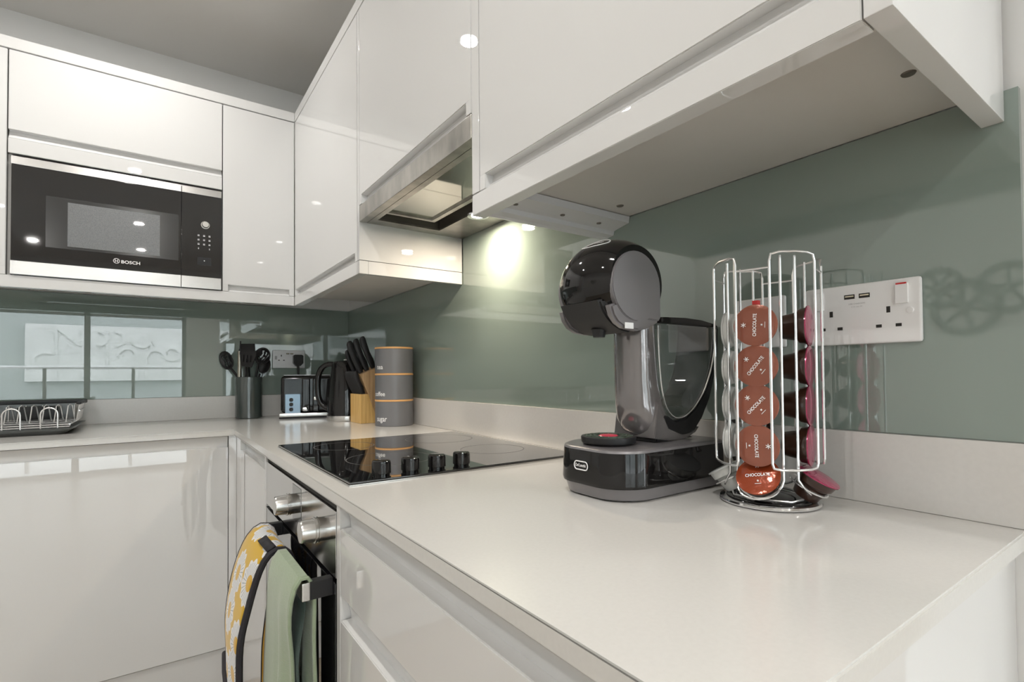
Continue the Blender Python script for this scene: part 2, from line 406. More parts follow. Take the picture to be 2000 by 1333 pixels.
def jdoor(run, plane, s0, s1, z0, z1, parent, scoop='bottom', h=.026, strip=.019, name='door', both=True):
    """gloss door with a scooped handle groove along its bottom or top edge"""
    mp = mapper(run, plane); T = .020
    s0, s1 = min(s0, s1), max(s0, s1)
    mb = MB()
    if scoop == 'bottom':
        cab_poly(mb, mp, [(-T, z0 + h), (0, z0 + h), (0, z1), (-T, z1)], s0, s1, .0015)
        for a, b_ in (((s0, s0 + strip), (s1 - strip, s1)) if strip else ()): cab_poly(mb, mp, [(-T, z0), (0, z0), (0, z0 + h + .002), (-T, z0 + h + .002)], a, b_, .0008)
        prof = [(-T, z0 + h)] + [(-T + .003 + .014 * k / 6 * k / 6, z0 + h * (1 - k / 6)) for k in range(7)] + [(-T, z0)]
    else:
        cab_poly(mb, mp, [(-T, z0), (0, z0), (0, z1 - h), (-T, z1 - h)], s0, s1, .0015)
        if strip:
            for a, b_ in ((s0, s0 + strip), (s1 - strip, s1)): cab_poly(mb, mp, [(-T, z1 - h - .002), (0, z1 - h - .002), (0, z1), (-T, z1)], a, b_, .0008)
        prof = [(-T, z1 - h)] + [(-T + .003 + .012 * (k / 6) ** 2, z1 - h + h * k / 6) for k in range(7)] + [(-T, z1)]
    d = mb.obj(name, W, parent)
    g = MB(); cab_poly(g, mp, prof, s0 + strip, s1 - strip)
    g.obj('handle_groove', W, d)
    return d
def carcass(run, plane, s0, s1, z0, z1, parent, depth, name='carcass', m=None, gap=.021):
    mp = mapper(run, plane); s0, s1 = min(s0, s1), max(s0, s1)
    a = mp(s0, -gap, z0); b_ = mp(s1, -depth, z1)
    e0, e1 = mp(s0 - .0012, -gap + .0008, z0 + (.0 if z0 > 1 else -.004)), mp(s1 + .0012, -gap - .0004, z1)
    box('joint_shade_strip', JOINT_SHADE, min(e0[0], e1[0]), max(e0[0], e1[0]), min(e0[1], e1[1]), max(e0[1], e1[1]), min(e0[2], e1[2]), max(e0[2], e1[2]), parent)  # added dark strip: shade of the door gaps put into colour
    return box(name, m or WM, min(a[0], b_[0]), max(a[0], b_[0]), min(a[1], b_[1]), max(a[1], b_[1]), z0, z1, parent)
ZP, ZB, ZT, ZTT = 1.382, 1.421, 2.160, 2.198
DEPU = -UY - .001            # wall-unit depth, far run
# ---- far run wall units
u = thing('wall_cabinet', 'gloss white wall cabinet cut off by the photo edge, beside the microwave', 'cabinet', (-1.53, -.19, ZB))
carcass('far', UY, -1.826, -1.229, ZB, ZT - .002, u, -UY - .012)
jdoor('far', UY, -1.826, -1.229, ZB, ZT - .004, u)
u = thing('wall_cabinet', 'gloss white cabinet above the built-in microwave with one lift-up door', 'cabinet', (-.92, -.19, 1.82))
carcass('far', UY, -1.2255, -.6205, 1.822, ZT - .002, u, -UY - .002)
jdoor('far', UY, -1.2255, -.6205, 1.868, ZT - .004, u, strip=0)
mb = MB(); cab_poly(mb, mapper('far', UY), [(-.02, 1.8175), (0, 1.8175), (0, 1.8665), (-.02, 1.8665)], -1.2255, -.6205, .001); mb.obj('filler_strip', W, u)
mb = MB(); mb.box(-1.2275, -1.2195, UY + .018, -.012, ZB, 1.8175).box(-.6195, -.6185, UY + .018, -.012, ZB, 1.8175).box(-1.2195, -.6195, -.03, -.012, ZB, 1.8175); mb.obj('niche_lining', WM, u)
u = thing('wall_cabinet', 'narrow gloss white corner wall cabinet just right of the microwave', 'cabinet', (-.48, -.19, ZB))
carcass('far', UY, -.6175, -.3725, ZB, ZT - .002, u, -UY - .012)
jdoor('far', UY, -.6175, -.3545, ZB, ZT - .004, u)
u = thing('wall_cabinet', 'gloss white wall cabinet beyond the photo, seen only mirrored in the glass', 'cabinet', (-2.13, -.19, ZB))
carcass('far', UY, -2.4265, -1.8285, ZB, ZT - .002, u, -UY - .012)
jdoor('far', UY, -2.4265, -1.8285, ZB, ZT - .004, u)
u = thing('tall_cabinet', 'tall gloss white larder unit beyond the photo, seen only mirrored in the glass', 'cabinet', (-2.71, -.3, 0))
carcass('far', BY, -2.998, -2.4335, .147, ZTT, u, .618)
jdoor('far', BY, -2.998, -2.4335, .147, 1.30, u, 'top', .037, 0)
jdoor('far', BY, -2.998, -2.4335, 1.304, ZTT, u, 'bottom', .03, 0)
# ---- right run wall units
u = thing('wall_cabinet', 'gloss white corner wall cabinet between the narrow door and the extractor hood', 'cabinet', (-.18, -.8, ZB))
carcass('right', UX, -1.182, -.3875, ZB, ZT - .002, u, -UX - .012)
jdoor('right', UX, -1.1835, -.3885, ZB, ZT - .004, u)
box('end_panel', W, UX, -.0125, -1.2025, -1.1855, ZB + .0005, ZT - .004, u, .0008)
u = thing('wall_cabinet', 'gloss white wall cabinet above the extractor hood', 'cabinet', (-.18, -1.52, 1.62))
carcass('right', UX, -1.838, -1.2045, 1.583, ZT - .002, u, -UX - .012)
jdoor('right', UX, -1.838, -1.2045, 1.579, ZT - .004, u)
u = thing('wall_cabinet', 'gloss white wall cabinet nearest the camera, above the coffee machine', 'cabinet', (-.18, -2.16, ZB))
carcass('right', UX, -2.4835, -1.8425, ZB, ZT - .002, u, -UX - .0105)
jdoor('right', UX, -2.4825, -1.8675, ZB, ZT - .004, u)
box('filler_strip', W, UX, UX + .02, -1.8655, -1.8405, ZB + .001, ZT - .004, u, .0008)
box('side_panel', W, UX + .0205, -.0125, -1.8422, -1.8402, ZB, ZT - .004, u)
SCREW = mat('dull_screw', (0.16, 0.14, 0.12), 0.4, metal=.6)
for x, y in [(-.1456, -2.4535), (-.078, -1.955)]:
    MB().lathe([(0, 0), (.0065, 0), (.0075, .0015), (.0075, .002), (0, .002)], (x, y, ZB - .0015), 16).obj('screw_cap', SCREW, u)
# end panel nearest the camera, hangs lower at the back
e = MB(); e.box(UX, -.0105, -2.5062, -2.4848, ZP, ZT + .038, .0012)
tag(e.obj('end_panel', W), 'tall gloss white end panel closing the row of wall cabinets', 'panel')
# pelmets under the units
p = MB(); cab_poly(p, mapper('far', UY), [(-.027, ZP), (0, ZP), (0, ZB - .001), (-.027, ZB - .001)], -2.4285, UX - .0015, .0008)
tag(p.obj('pelmet', W), 'white light pelmet under the microwave wall cabinets', 'pelmet')
p = MB(); cab_poly(p, mapper('right', UX), [(-.027, ZP), (0, ZP), (0, ZB - .001), (-.027, ZB - .001)], -1.2022, UY, .0008)
p.box(UX + .0275, -.0125, -1.2022, -1.1855, ZP, ZB - .001, .0008)
tag(p.obj('pelmet', W), 'white pelmet under the corner wall cabinet, turning the corner by the hood', 'pelmet')
p = MB(); cab_poly(p, mapper('right', UX), [(-.027, ZP), (0, ZP), (0, ZB - .001), (-.027, ZB - .001)], -2.4835, -1.8405, .0008)
pel = tag(p.obj('pelmet', W), 'white pelmet along the front of the nearest wall cabinet', 'pelmet')
ALU = mat('grey_white_moulding', (0.62, 0.62, 0.63), 0.35, coat=.2)
prof = [(-1.8405, 1.4195), (-1.8405, 1.387), (-1.845, 1.3845), (-1.8475, 1.3875), (-1.8545, 1.390), (-1.8555, 1.3985), (-1.860, 1.401), (-1.8690, 1.4045), (-1.8740, 1.4065), (-1.8750, 1.4195)]
prof = [(-1.8405 + (a + 1.8405) * 2.3, z) for a, z in prof]
mo = tag(MB().prism(prof, 'x', UX + .0275, -.0108).obj('cornice_moulding', ALU, smooth=False), 'stepped grey-white moulding strip under the cabinet beside the hood', 'moulding')
for x in (-.290, -.175, -.075):
    MB().lathe([(0, 0), (.0045, 0), (.005, .0015), (0, .002)], (x, -1.892, 1.4005), 14).obj('screw', SCREW, mo)
# cornices on top
c = MB(); cab_poly(c, mapper('far', UY), [(-.075, ZT), (0, ZT), (0, ZTT), (-.075, ZTT)], -2.4285, UX - .0012, .0008)
tag(c.obj('cornice', W), 'flat white cornice strip on top of the microwave wall cabinets', 'cornice')
c = MB(); cab_poly(c, mapper('right', UX), [(-.075, ZT), (0, ZT), (0, ZTT), (-.075, ZTT)], -2.4845, UY - .0, .0008)
tag(c.obj('cornice', W), 'flat white cornice strip on top of the cabinets above the hood', 'cornice')

# ------------------------------------------------------------------ base units
u = thing('base_cabinet', 'wide gloss white base cabinet under the draining rack', 'cabinet', (-.92, -.3, .15))
jdoor('far', BY, -1.2255, -.6225, .147, .877, u, 'top', .037, 0)
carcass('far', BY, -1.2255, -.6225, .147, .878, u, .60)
u = thing('base_cabinet', 'gloss white base cabinet cut off by the photo edge, past the wide one', 'cabinet', (-1.53, -.3, .15))
jdoor('far', BY, -1.8285, -1.2285, .147, .877, u, 'top', .037, 0)
carcass('far', BY, -1.8285, -1.2285, .147, .878, u, .60)
u = thing('base_cabinet', 'narrow gloss white base cabinet door between inner corner and oven', 'cabinet', (-.35, -.9, .15))
cp = MB().box(-.6205, BX - .0005, BY - .0005, BY + .02, .147, .879, .0006).box(BX, BX + .02, -.715, BY + .0215, .147, .879, .0006); cp.obj('corner_post', W, u)
jdoor('right', BX, -1.168, -.7165, .147, .877, u, 'top', .037, 0)
carcass('right', BX, -1.168, -.652, .147, .878, u, .55, gap=.0215)
box('filler_strip', W, BX, BX + .02, -1.188, -1.1695, .147, .878, u, .0006)
u = thing('drawer_unit', 'gloss white unit of deep drawers to the right of the oven', 'drawers', (-.3, -2.15, .15))
carcass('right', BX, -2.4835, -1.8325, .147, .878, u, .55)
box('filler_strip', W, BX, BX + .02, -1.8305, -1.8125, .147, .8785, u, .0006)
zs_ = [(.735, .877, .036), (.445, .732, .036), (.150, .442, .036)]
for z0, z1, h in zs_: jdoor('right', BX, -2.4835, -1.8325, z0, z1, u, 'top', h, .0, 'drawer')
e = tag(box('base_end_panel', W, BX, -.062, -2.5055, -2.4845, 0, .8795, None, .001), 'gloss white end panel under the near end of the worktop', 'panel')
tag(box('wall_filler', W, -.0605, -.0005, -2.503, -2.4845, 0, .8795, None, .001), 'narrow white filler strip between end panel and wall, under the worktop', 'filler')
tag(box('plinth', W, -2.998, -.585, -.600, -.585, 0, .1375), 'white plinth under the wide base cabinet', 'plinth')
tag(box('plinth', W, -.580, -.565, -2.483, -.6005, 0, .1375), 'white plinth under the oven and drawer unit', 'plinth')

u = thing('base_cabinet', 'gloss white base cabinet beyond the photo, between the larder and the rest', 'cabinet', (-2.13, -.3, .15))
jdoor('far', BY, -2.4305, -1.8315, .147, .877, u, 'top', .037, 0)
carcass('far', BY, -2.4305, -1.8315, .147, .878, u, .60)

# ------------------------------------------------------------------ worktop, upstands, glass
ww = MB()
t = bmesh.new()
pl = [(-2.431, -.0005), (-.0005, -.0005), (-.0005, -2.5185), (-.604, -2.5185), (-.604, -.630), (-2.431, -.630)]
A = [t.verts.new((x, y, .88)) for x, y in pl]; B = [t.verts.new((x, y, .90)) for x, y in pl]
t.faces.new(A[::-1]); ft = t.faces.new(B)
for i in range(6): t.faces.new((A[i], A[(i + 1) % 6], B[(i + 1) % 6], B[i]))
bmesh.ops.bevel(t, geom=[e_ for e_ in t.edges if abs(e_.verts[0].co.z - e_.verts[1].co.z) < 1e-5], offset=.0018, segments=2, affect='EDGES')
ww._join(t)
tag(ww.obj('worktop', QUARTZ), 'pale off-white quartz worktop running round the corner', 'worktop')
tag(box('upstand', UPST, -2.431, -.0205, -.020, -.0005, .9002, .999, None, .001), 'low pale quartz upstand behind the kettle and draining rack', 'upstand')
tag(box('upstand', UPST, -.020, -.0005, -2.5185, -.0005, .9002, .999, None, .001), 'low pale quartz upstand behind the hob and coffee machine', 'upstand')
tag(box('glass_splashback', GLASS_SB, -2.431, -.0105, -.010, -.0005, .9995, 1.4195, None, .0006), 'sage green glass splashback behind the utensil pot and toaster', 'splashback')
g = MB().prism([(-2.5185, .9995), (-.0005, .9995), (-.0005, 1.4195), (-1.2035, 1.4195), (-1.2035, 1.60), (-1.8395, 1.60), (-1.8395, 1.4195), (-2.5185, 1.4195)], 'x', -.010, -.0005)
tag(g.obj('glass_splashback', GLASS_SB, smooth=False), 'sage green glass splashback behind the hob and coffee machine', 'splashback')

# ------------------------------------------------------------------ microwave
mw = thing('microwave', 'built-in black and steel microwave oven in the wall units', 'microwave', (-.92, -.2, 1.422))
X0, X1, XS = -1.2175, -.6225, -.7535; YF = UY
box('body', BLKM, X0 + .006, X1 - .006, YF + .012, -.032, 1.4235, 1.808, mw)
dr = box('door', BLKG, X0 + .001, XS - .001, YF - .004, YF + .011, 1.4685, 1.781, mw, .0008)
cp = box('control_panel', BLKG, XS + .0005, X1, YF - .004, YF + .011, 1.4685, 1.781, mw, .0008)
for a, b_ in ((X0, XS - .0007), (XS + .0007, X1)):
    box('steel_trim', STEEL, a, b_, YF - .005, YF + .011, 1.782, 1.8085, mw, .0008)
    box('steel_trim', STEEL, a, b_, YF - .005, YF + .011, 1.4235, 1.4675, mw, .0008)
box('window_border', WIN_FR, -1.1325, -.762, YF - .0046, YF - .0035, 1.522, 1.6935, dr)
box('window_mesh', WIN_MESH, -1.077, -.820, YF - .0052, YF - .0040, 1.5305, 1.680, dr)
fm = lambda x, z, e=0: frame_mtx((x, YF - .0046 - e, z), (1, 0, 0), (0, 0, 1))
text_mesh('lettering', 'BOSCH', WT, .054, .0115, fm(-.905, 1.4962), dr, bold=.02)
em = MB().tube([(-.9455 + .0085 * math.cos(2 * PI * i / 24), YF - .0046, 1.4975 + .0085 * math.sin(2 * PI * i / 24)) for i in range(24)], .0009, 6, True)
em.tube([(-.949, YF - .0046, 1.503), (-.949, YF - .0046, 1.492)], .001, 6).tube([(-.942, YF - .0046, 1.503), (-.942, YF - .0046, 1.492)], .001, 6).tube([(-.949, YF - .0046, 1.4975), (-.942, YF - .0046, 1.4975)], .001, 6)
em.obj('emblem', WT, dr)
kn = MB().lathe([(0, .014), (.0105, .014), (.0118, .012), (.0122, 0), (0, 0)], (-.6765, YF - .004, 1.668), 32, Matrix.Rotation(PI / 2, 4, 'X')); k = kn.obj('dial', STEEL, mw)
MB().lathe([(.0125, .002), (.0145, .002), (.0148, 0), (.0125, 0)], (-.6765, YF - .004, 1.668), 32, Matrix.Rotation(PI / 2, 4, 'X')).obj('dial_ring', STEEL, k)
for r_ in range(4):
    for c_ in range(3):
        if r_ == 3 and c_ == 1: continue
        x = -.6985 + .018 * c_; z = 1.628 - .0165 * r_
        w = .0032 if r_ < 3 else .0016
        box('button', GT, x - w, x + w, YF - .0048, YF - .0042, z - .0011, z + .0011, cp)
        box('button', WT, x - w, x + w, YF - .0048, YF - .0042, z - .0046, z - .0026, cp)
box('button', BLKM, -.7025, -.6565, YF - .0052, YF - .0042, 1.513, 1.543, cp)
MB().lathe([(0, .0002), (.002, .0002), (.002, 0), (0, 0)], (-.6795, YF - .0052, 1.530), 12, Matrix.Rotation(PI / 2, 4, 'X')).obj('button_mark', WT, cp)

# ------------------------------------------------------------------ extractor hood
hd = thing('extractor_hood', 'steel canopy extractor hood with a lit lamp, over the hob', 'extractor hood', (-.18, -1.52, 1.53))
HY0, HY1 = -1.8385, -1.2045
box('front_visor', STEELD, UX, UX + .022, HY0, HY1, 1.531, 1.5775, hd, .0015)
r_ = MB()
r_.box(UX + .0225, UX + .038, HY0, HY1, 1.531, 1.536)
r_.box(-.1185, -.0125, HY0, HY1, 1.531, 1.536).box(UX + .038, -.1185, HY1 - .045, HY1, 1.531, 1.536).box(UX + .038, -.1185, HY0, HY0 + .045, 1.531, 1.536)
r_.obj('underside_rim', STEELD, hd)
i_ = MB(); ix0, ix1, iy0, iy1 = UX + .038, -.1185, HY0 + .045, HY1 - .045
i_.box(ix0 - .002, ix0, iy0, iy1, 1.536, 1.5765).box(ix1, ix1 + .002, iy0, iy1, 1.536, 1.5765).box(ix0, ix1, iy0 - .002, iy0, 1.536, 1.5765).box(ix0, ix1, iy1, iy1 + .002, 1.536, 1.5765)
i_.box(ix0, ix1, iy0, iy1, 1.574, 1.5765)
HIN = mat('hood_inner_steel', (0.22, 0.21, 0.19), 0.35, metal=.8)
i_.obj('cavity_lining', HIN, hd)
HG = mat('hood_glass_plate', (0.28, 0.28, 0.24), 0.06, metal=.75, coat=1.0)
fl = MB(); gx0, gx1, gy0, gy1 = ix0 + .004, ix1 - .052, iy0 + .04, iy1 - .055
fl.box(gx0, gx1, gy0, gy1, 1.545, 1.549); fl.obj('filter_plate', HG, hd)
fr_ = MB()
for a in ((gx0 - .002, gx1 + .014, gy1, gy1 + .012), (gx0 - .002, gx1 + .014, gy0 - .012, gy0), (gx1, gx1 + .014, gy0, gy1), ):
    fr_.box(a[0], a[1], a[2], a[3], 1.539, 1.551, .001)
fr_.obj('filter_frame', STEELD, hd)
box('housing', HIN, UX + .024, -.0125, HY0 + .001, HY1 - .001, 1.5768, 1.5825, hd)
hl = MB().lathe([(.020, 0), (.030, -.002), (.031, .002), (.020, .002)], (-.098, -1.445, 1.5295), 28).obj('lamp_ring', CHROME, hd)
MB().lathe([(0, 0), (.019, 0), (.019, .001), (0, .001)], (-.098, -1.445, 1.5285), 24).obj('bulb', mat('hood_bulb_glow', (1, 1, 1), .5, emit=(1, .86, .66), estr=60), hl)
# ------------------------------------------------------------------ hob
HX0, HX1, HYa, HYb = -.572, -.052, -1.8055, -1.2155
hob = thing('hob', 'black glass electric hob set flush into the worktop', 'hob', (-.312, -1.51, .9))
box('frame', STEEL, HX0 - .0012, HX1 + .0012, HYa - .0012, HYb + .0012, .9003, .9022, hob)
gp = box('glass_plate', BLKG, HX0, HX1, HYa, HYb, .9023, .9062, hob, .0012)
for cx, cyy, r in [(-.44, -1.345, .072), (-.18, -1.36, .092), (-.42, -1.60, .09), (-.17, -1.62, .075)]:
    MB().lathe([(r, 0), (r + .0009, 0.0001), (r + .0018, 0)], (cx, cyy, .90635), 64).obj('cooking_zone_ring', mat('zone_print', (.12, .12, .12), .4) if 'zone_print' not in bpy.data.materials else bpy.data.materials['zone_print'], gp)
for kx in (-.5045, -.4485, -.3940, -.3400):
    k = MB().lathe([(0, .0265), (.0135, .0265), (.0160, .0250), (.0167, .0215), (.0170, .0035), (.0150, .0030), (.0150, 0), (0, 0)], (kx, -1.7705, .9064), 36).obj('control_knob', BLKP, hob)
    box('pointer', GT, kx - .0006, kx + .0006, -1.7705 + .004, -1.7705 + .013, .93285, .9331, k)

# ------------------------------------------------------------------ oven
OY0, OY1 = -1.8085, -1.1905
ov = thing('oven', 'built-in oven with steel fascia, two knobs and a black glass door', 'oven', (-.32, -1.5, .15))
box('body', DARK, BX + .021, -.06, OY0 + .02, OY1 - .02, .16, .865, ov)
FAS = mat('satin_steel_fascia', (0.62, 0.61, 0.60), 0.16, metal=1.0, bump=(40, .03, (1, 1, 40)))
fa = box('fascia', FAS, BX, BX + .020, OY0 + .001, OY1 - .001, .7535, .8625, ov, .001)
box('top_gap', DARK, BX + .004, BX + .020, OY0 + .001, OY1 - .001, .8635, .8715, ov)
od = box('glass_door', BLKG, BX - .001, BX + .020, OY0 + .001, OY1 - .001, .165, .7455, ov, .001)
box('door_side_trim', STEEL, BX - .0015, BX + .0195, OY1 - .012, OY1 - .0005, .165, .7455, od)
for ky in (-1.548, -1.7605):
    kb = MB().lathe([(0, 0), (.0200, 0), (.0200, .016), (.0215, .0165), (.0215, .0185), (.0200, .019), (.0200, .021), (.0215, .0215), (.0215, .0235), (.0195, .024), (.0185, .0430), (.0172, .0455), (0, .0458)], (BX, ky, .8255), 40, Matrix.Rotation(-PI / 2, 4, 'Y')).obj('knob', STEEL, ov)
box('square_plate', mat('smoked_plate', (.30, .30, .30), .12, metal=.8), BX - .0006, BX + .002, -1.572, -1.497, .783, .857, fa)  # thin grey metallic square behind one knob
hb = box('handle', STEEL, -.646, -.633, OY0 + .012, -1.385, .724, .7535, ov, .002)
for y0, y1 in ((OY0 + .012, OY0 + .030), (-1.403, -1.385)): box('bracket', BLKM, -.633, BX - .0012, y0, y1, .7245, .7530, hb, .001)

# ------------------------------------------------------------------ oven glove on the handle
def lerp(a, b, t): return a + (b - a) * t
def resample(pts, n):
    P = [Vector(p) for p in pts]; L = [0]
    for a, b in zip(P, P[1:]): L.append(L[-1] + (b - a).length)
    out = []
    for i in range(n):
        t = L[-1] * i / (n - 1); k = 0
        while k < len(P) - 2 and L[k + 1] < t: k += 1
        u = (t - L[k]) / max(1e-9, L[k + 1] - L[k]); out.append(P[k].lerp(P[k + 1], min(1, max(0, u))))
    for _ in range(2):
        out = [out[0]] + [(out[i - 1] + out[i] * 2 + out[i + 1]) / 4 for i in range(1, n - 1)] + [out[-1]]
    return out
near = [(-.6180, -1.6, .32), (-.6190, -1.6, .50), (-.6170, -1.6, .66), (-.6140, -1.6, .715), (-.6210, -1.6, .7480), (-.6400, -1.6, .7630), (-.6580, -1.6, .7560), (-.6735, -1.6, .7310), (-.6864, -1.6, .6913), (-.6949, -1.6, .6559), (-.7041, -1.6, .6212), (-.7091, -1.6, .5948), (-.7100, -1.6, .5273), (-.704, -1.595, .40), (-.692, -1.59, .30)]
far_ = [(-.6420, -1.42, .32), (-.6400, -1.42, .50), (-.6230, -1.42, .64), (-.6120, -1.42, .715), (-.6190, -1.42, .7560), (-.6420, -1.42, .7680), (-.6600, -1.42, .7560), (-.6790, -1.42, .7271), (-.6960, -1.42, .6766), (-.7060, -1.42, .6249), (-.7115, -1.42, .5729), (-.7085, -1.425, .5182), (-.7111, -1.43, .4417), (-.704, -1.44, .36), (-.692, -1.44, .30)]
N = 56
na, fb_ = resample(near, N), resample(far_, N)
rows = []
for i in range(N):
    row = []
    for j in range(9):
        t = j / 8; p = na[i].lerp(fb_[i], t)
        bulge = .006 * math.sin(PI * t) * (1 if i > 20 else .3)
        p = p + Vector((-bulge, 0, bulge * .3)); row.append(p)
    rows.append(row)
def daisy_mat():
    m = mat('daisy_print_cotton', (0.72, 0.44, 0.02), 0.85, sheen=.3)
    nt = m.node_tree; b = nt.nodes['Principled BSDF']; L = nt.links.new
    uv = nt.nodes.new('ShaderNodeUVMap')
    vo = nt.nodes.new('ShaderNodeTexVoronoi'); vo.inputs['Scale'].default_value = 11.5; vo.inputs['Randomness'].default_value = .45; vo.voronoi_dimensions = '2D'
    L(uv.outputs[0], vo.inputs['Vector'])
    sc = nt.nodes.new('ShaderNodeVectorMath'); sc.operation = 'SCALE'; sc.inputs['Scale'].default_value = 17; 
    sub = nt.nodes.new('ShaderNodeVectorMath'); sub.operation = 'SUBTRACT'
    L(uv.outputs[0], sub.inputs[0]); L(vo.outputs['Position'], sub.inputs[1])
    sx = nt.nodes.new('ShaderNodeSeparateXYZ'); L(sub.outputs[0], sx.inputs[0])
    at2 = nt.nodes.new('ShaderNodeMath'); at2.operation = 'ARCTAN2'; L(sx.outputs[0], at2.inputs[0]); L(sx.outputs[1], at2.inputs[1])
    def math_(op, a, bv):
        n = nt.nodes.new('ShaderNodeMath'); n.operation = op
        for k, v in enumerate((a, bv)):
            if v is None: continue
            if isinstance(v, (int, float)): n.inputs[k].default_value = v
            else: L(v, n.inputs[k])
        return n.outputs[0]
    s = math_('SINE', math_('MULTIPLY', at2.outputs[0], 11.0), None)
    s8 = math_('SINE', math_('MULTIPLY', at2.outputs[0], 26.0), None)
    rad = vo.outputs['Distance']
    edge = math_('ADD', math_('MULTIPLY', s, .035), .47)
    petal = math_('LESS_THAN', rad, edge)
    centre = math_('LESS_THAN', rad, .17)
    line = math_('MULTIPLY', math_('GREATER_THAN', s8, .72), math_('LESS_THAN', rad, .42))
    def mixc(f, a, bc):
        n = nt.nodes.new('ShaderNodeMix'); n.data_type = 'RGBA'; L(f, n.inputs[0])
        for k, v in ((6, a), (7, bc)):
            if isinstance(v, tuple): n.inputs[k].default_value = (*v, 1)
            else: L(v, n.inputs[k])
        return n.outputs[2]
    c = mixc(line, (.66, .65, .65), (.24, .29, .30))
    c = mixc(petal, (0.56, 0.335, 0.006), c)
    c = mixc(centre, c, (0.58, 0.33, 0.01))
    L(c, b.inputs['Base Color'])
    return m
DAISY = daisy_mat()
BTRIM = mat('black_binding_tape', (0.018, 0.016, 0.02), 0.8)
MUST = mat('mustard_lining', (0.60, 0.34, 0.02), 0.85)
gv = thing('oven_glove', 'yellow and white daisy print oven glove with black binding, draped over the oven handle', 'oven glove', (-.64, -1.51, .755))
def cloth(mb, name, m, parent, th):
    o = mb.obj(name, m, None); 
    for md in list(o.modifiers): o.modifiers.remove(md)
    s_ = o.modifiers.new('thickness', 'SOLIDIFY'); s_.thickness = th; s_.offset = 0
    attach(o, parent); return o
k0 = 22
cloth(MB().sheet(rows[k0 - 2:]), 'printed_pad', DAISY, gv, .007)
cloth(MB().sheet(rows[:k0 - 1]), 'lining', MUST, gv, .006)
ed = MB(); ed.tube([r[0] for r in rows], .0062, 8); ed.obj('binding', BTRIM, gv)
ed = MB(); ed.tube([r[-1] for r in rows], .0045, 8); ed.obj('binding', BTRIM, gv)
pk = MB(); a_ = 42
pk.tube([rows[min(N - 1, a_ - 3 + j // 2 * 1 + (8 - j))][j] + Vector((-.006, 0, 0)) for j in range(8, 2, -1)], .005, 8); pk.obj('binding', BTRIM, gv)
tg = MB(); i0 = min(range(22, N), key=lambda q: abs(rows[q][0].x + .655))
def nrm_at(i, j):
    a = rows[i + 1][j] - rows[i - 1][j]; b_ = rows[i][j + 1] - rows[i][j]; n_ = a.cross(b_).normalized()
    return n_ if n_.x < 0 or n_.z > .5 else -n_
tg.sheet([[rows[i0 - 1][j] + nrm_at(i0 - 1, j) * .0075, rows[i0][j] + nrm_at(i0, j) * .0075] for j in (0, 1, 2, 3)])
cloth(tg, 'hanging_loop', BTRIM, gv, .003)

# ------------------------------------------------------------------ green towel
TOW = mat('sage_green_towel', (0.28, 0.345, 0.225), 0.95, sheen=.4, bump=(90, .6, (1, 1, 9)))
TOW_SHADE = mat('shaded_towel', (0.04, 0.065, 0.055), 0.95, sheen=.4, bump=(90, .5, (1, 1, 9)))  # darker copy of the towel green, carrying the shade inside the fold
tw = thing('tea_towel', 'ribbed sage green towel folded over the oven handle in front of the glove', 'towel', (-.64, -1.7, .755))
nearT = [(-.6215, -1.79, .30), (-.6225, -1.785, .45), (-.6235, -1.785, .579), (-.6270, -1.79, .66), (-.6245, -1.79, .7250), (-.6250, -1.79, .7640), (-.6400, -1.79, .7740), (-.6550, -1.79, .7640), (-.6600, -1.79, .7290), (-.6660, -1.785, .6950), (-.6570, -1.775, .6450), (-.6545, -1.77, .5900), (-.655, -1.77, .45), (-.656, -1.77, .30)]
farT = [(-.6235, -1.625, .30), (-.6245, -1.625, .45), (-.6245, -1.625, .60), (-.6245, -1.625, .68), (-.6240, -1.625, .7250), (-.6250, -1.625, .7640), (-.6400, -1.625, .7740), (-.6560, -1.622, .7640), (-.6630, -1.62, .7436), (-.6650, -1.62, .70), (-.6660, -1.615, .6451), (-.6690, -1.61, .5528), (-.6715, -1.61, .45), (-.674, -1.61, .30)]
nT, fT = resample(nearT, 44), resample(farT, 44)
rows = []
for i in range(44):
    hang = max(0, min(1, (.74 - nT[i].z) / .2)); row = []
    for j in range(15):
        t = j / 14; p = nT[i].lerp(fT[i], t)
        fold = .009 * math.sin(t * 2 * PI * 2.2 + .6) * hang * math.sin(PI * min(1, t * 1.6 + .08))
        p = p + Vector((fold, 0, 0)); row.append(p)
    rows.append(row)
cloth(MB().sheet(rows), 'cloth', TOW, tw, .004)
hm = MB().tube([r[0] + Vector((0, -.0008, 0)) for r in rows], .0032, 6); hm.obj('hem', TOW, tw)
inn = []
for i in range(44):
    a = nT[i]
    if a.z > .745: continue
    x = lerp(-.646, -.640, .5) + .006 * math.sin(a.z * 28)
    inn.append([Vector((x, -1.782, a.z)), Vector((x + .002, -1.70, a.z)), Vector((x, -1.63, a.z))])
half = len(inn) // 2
cloth(MB().sheet([r for r in inn[half:]][:]), 'inner_fold', TOW_SHADE, tw, .003)

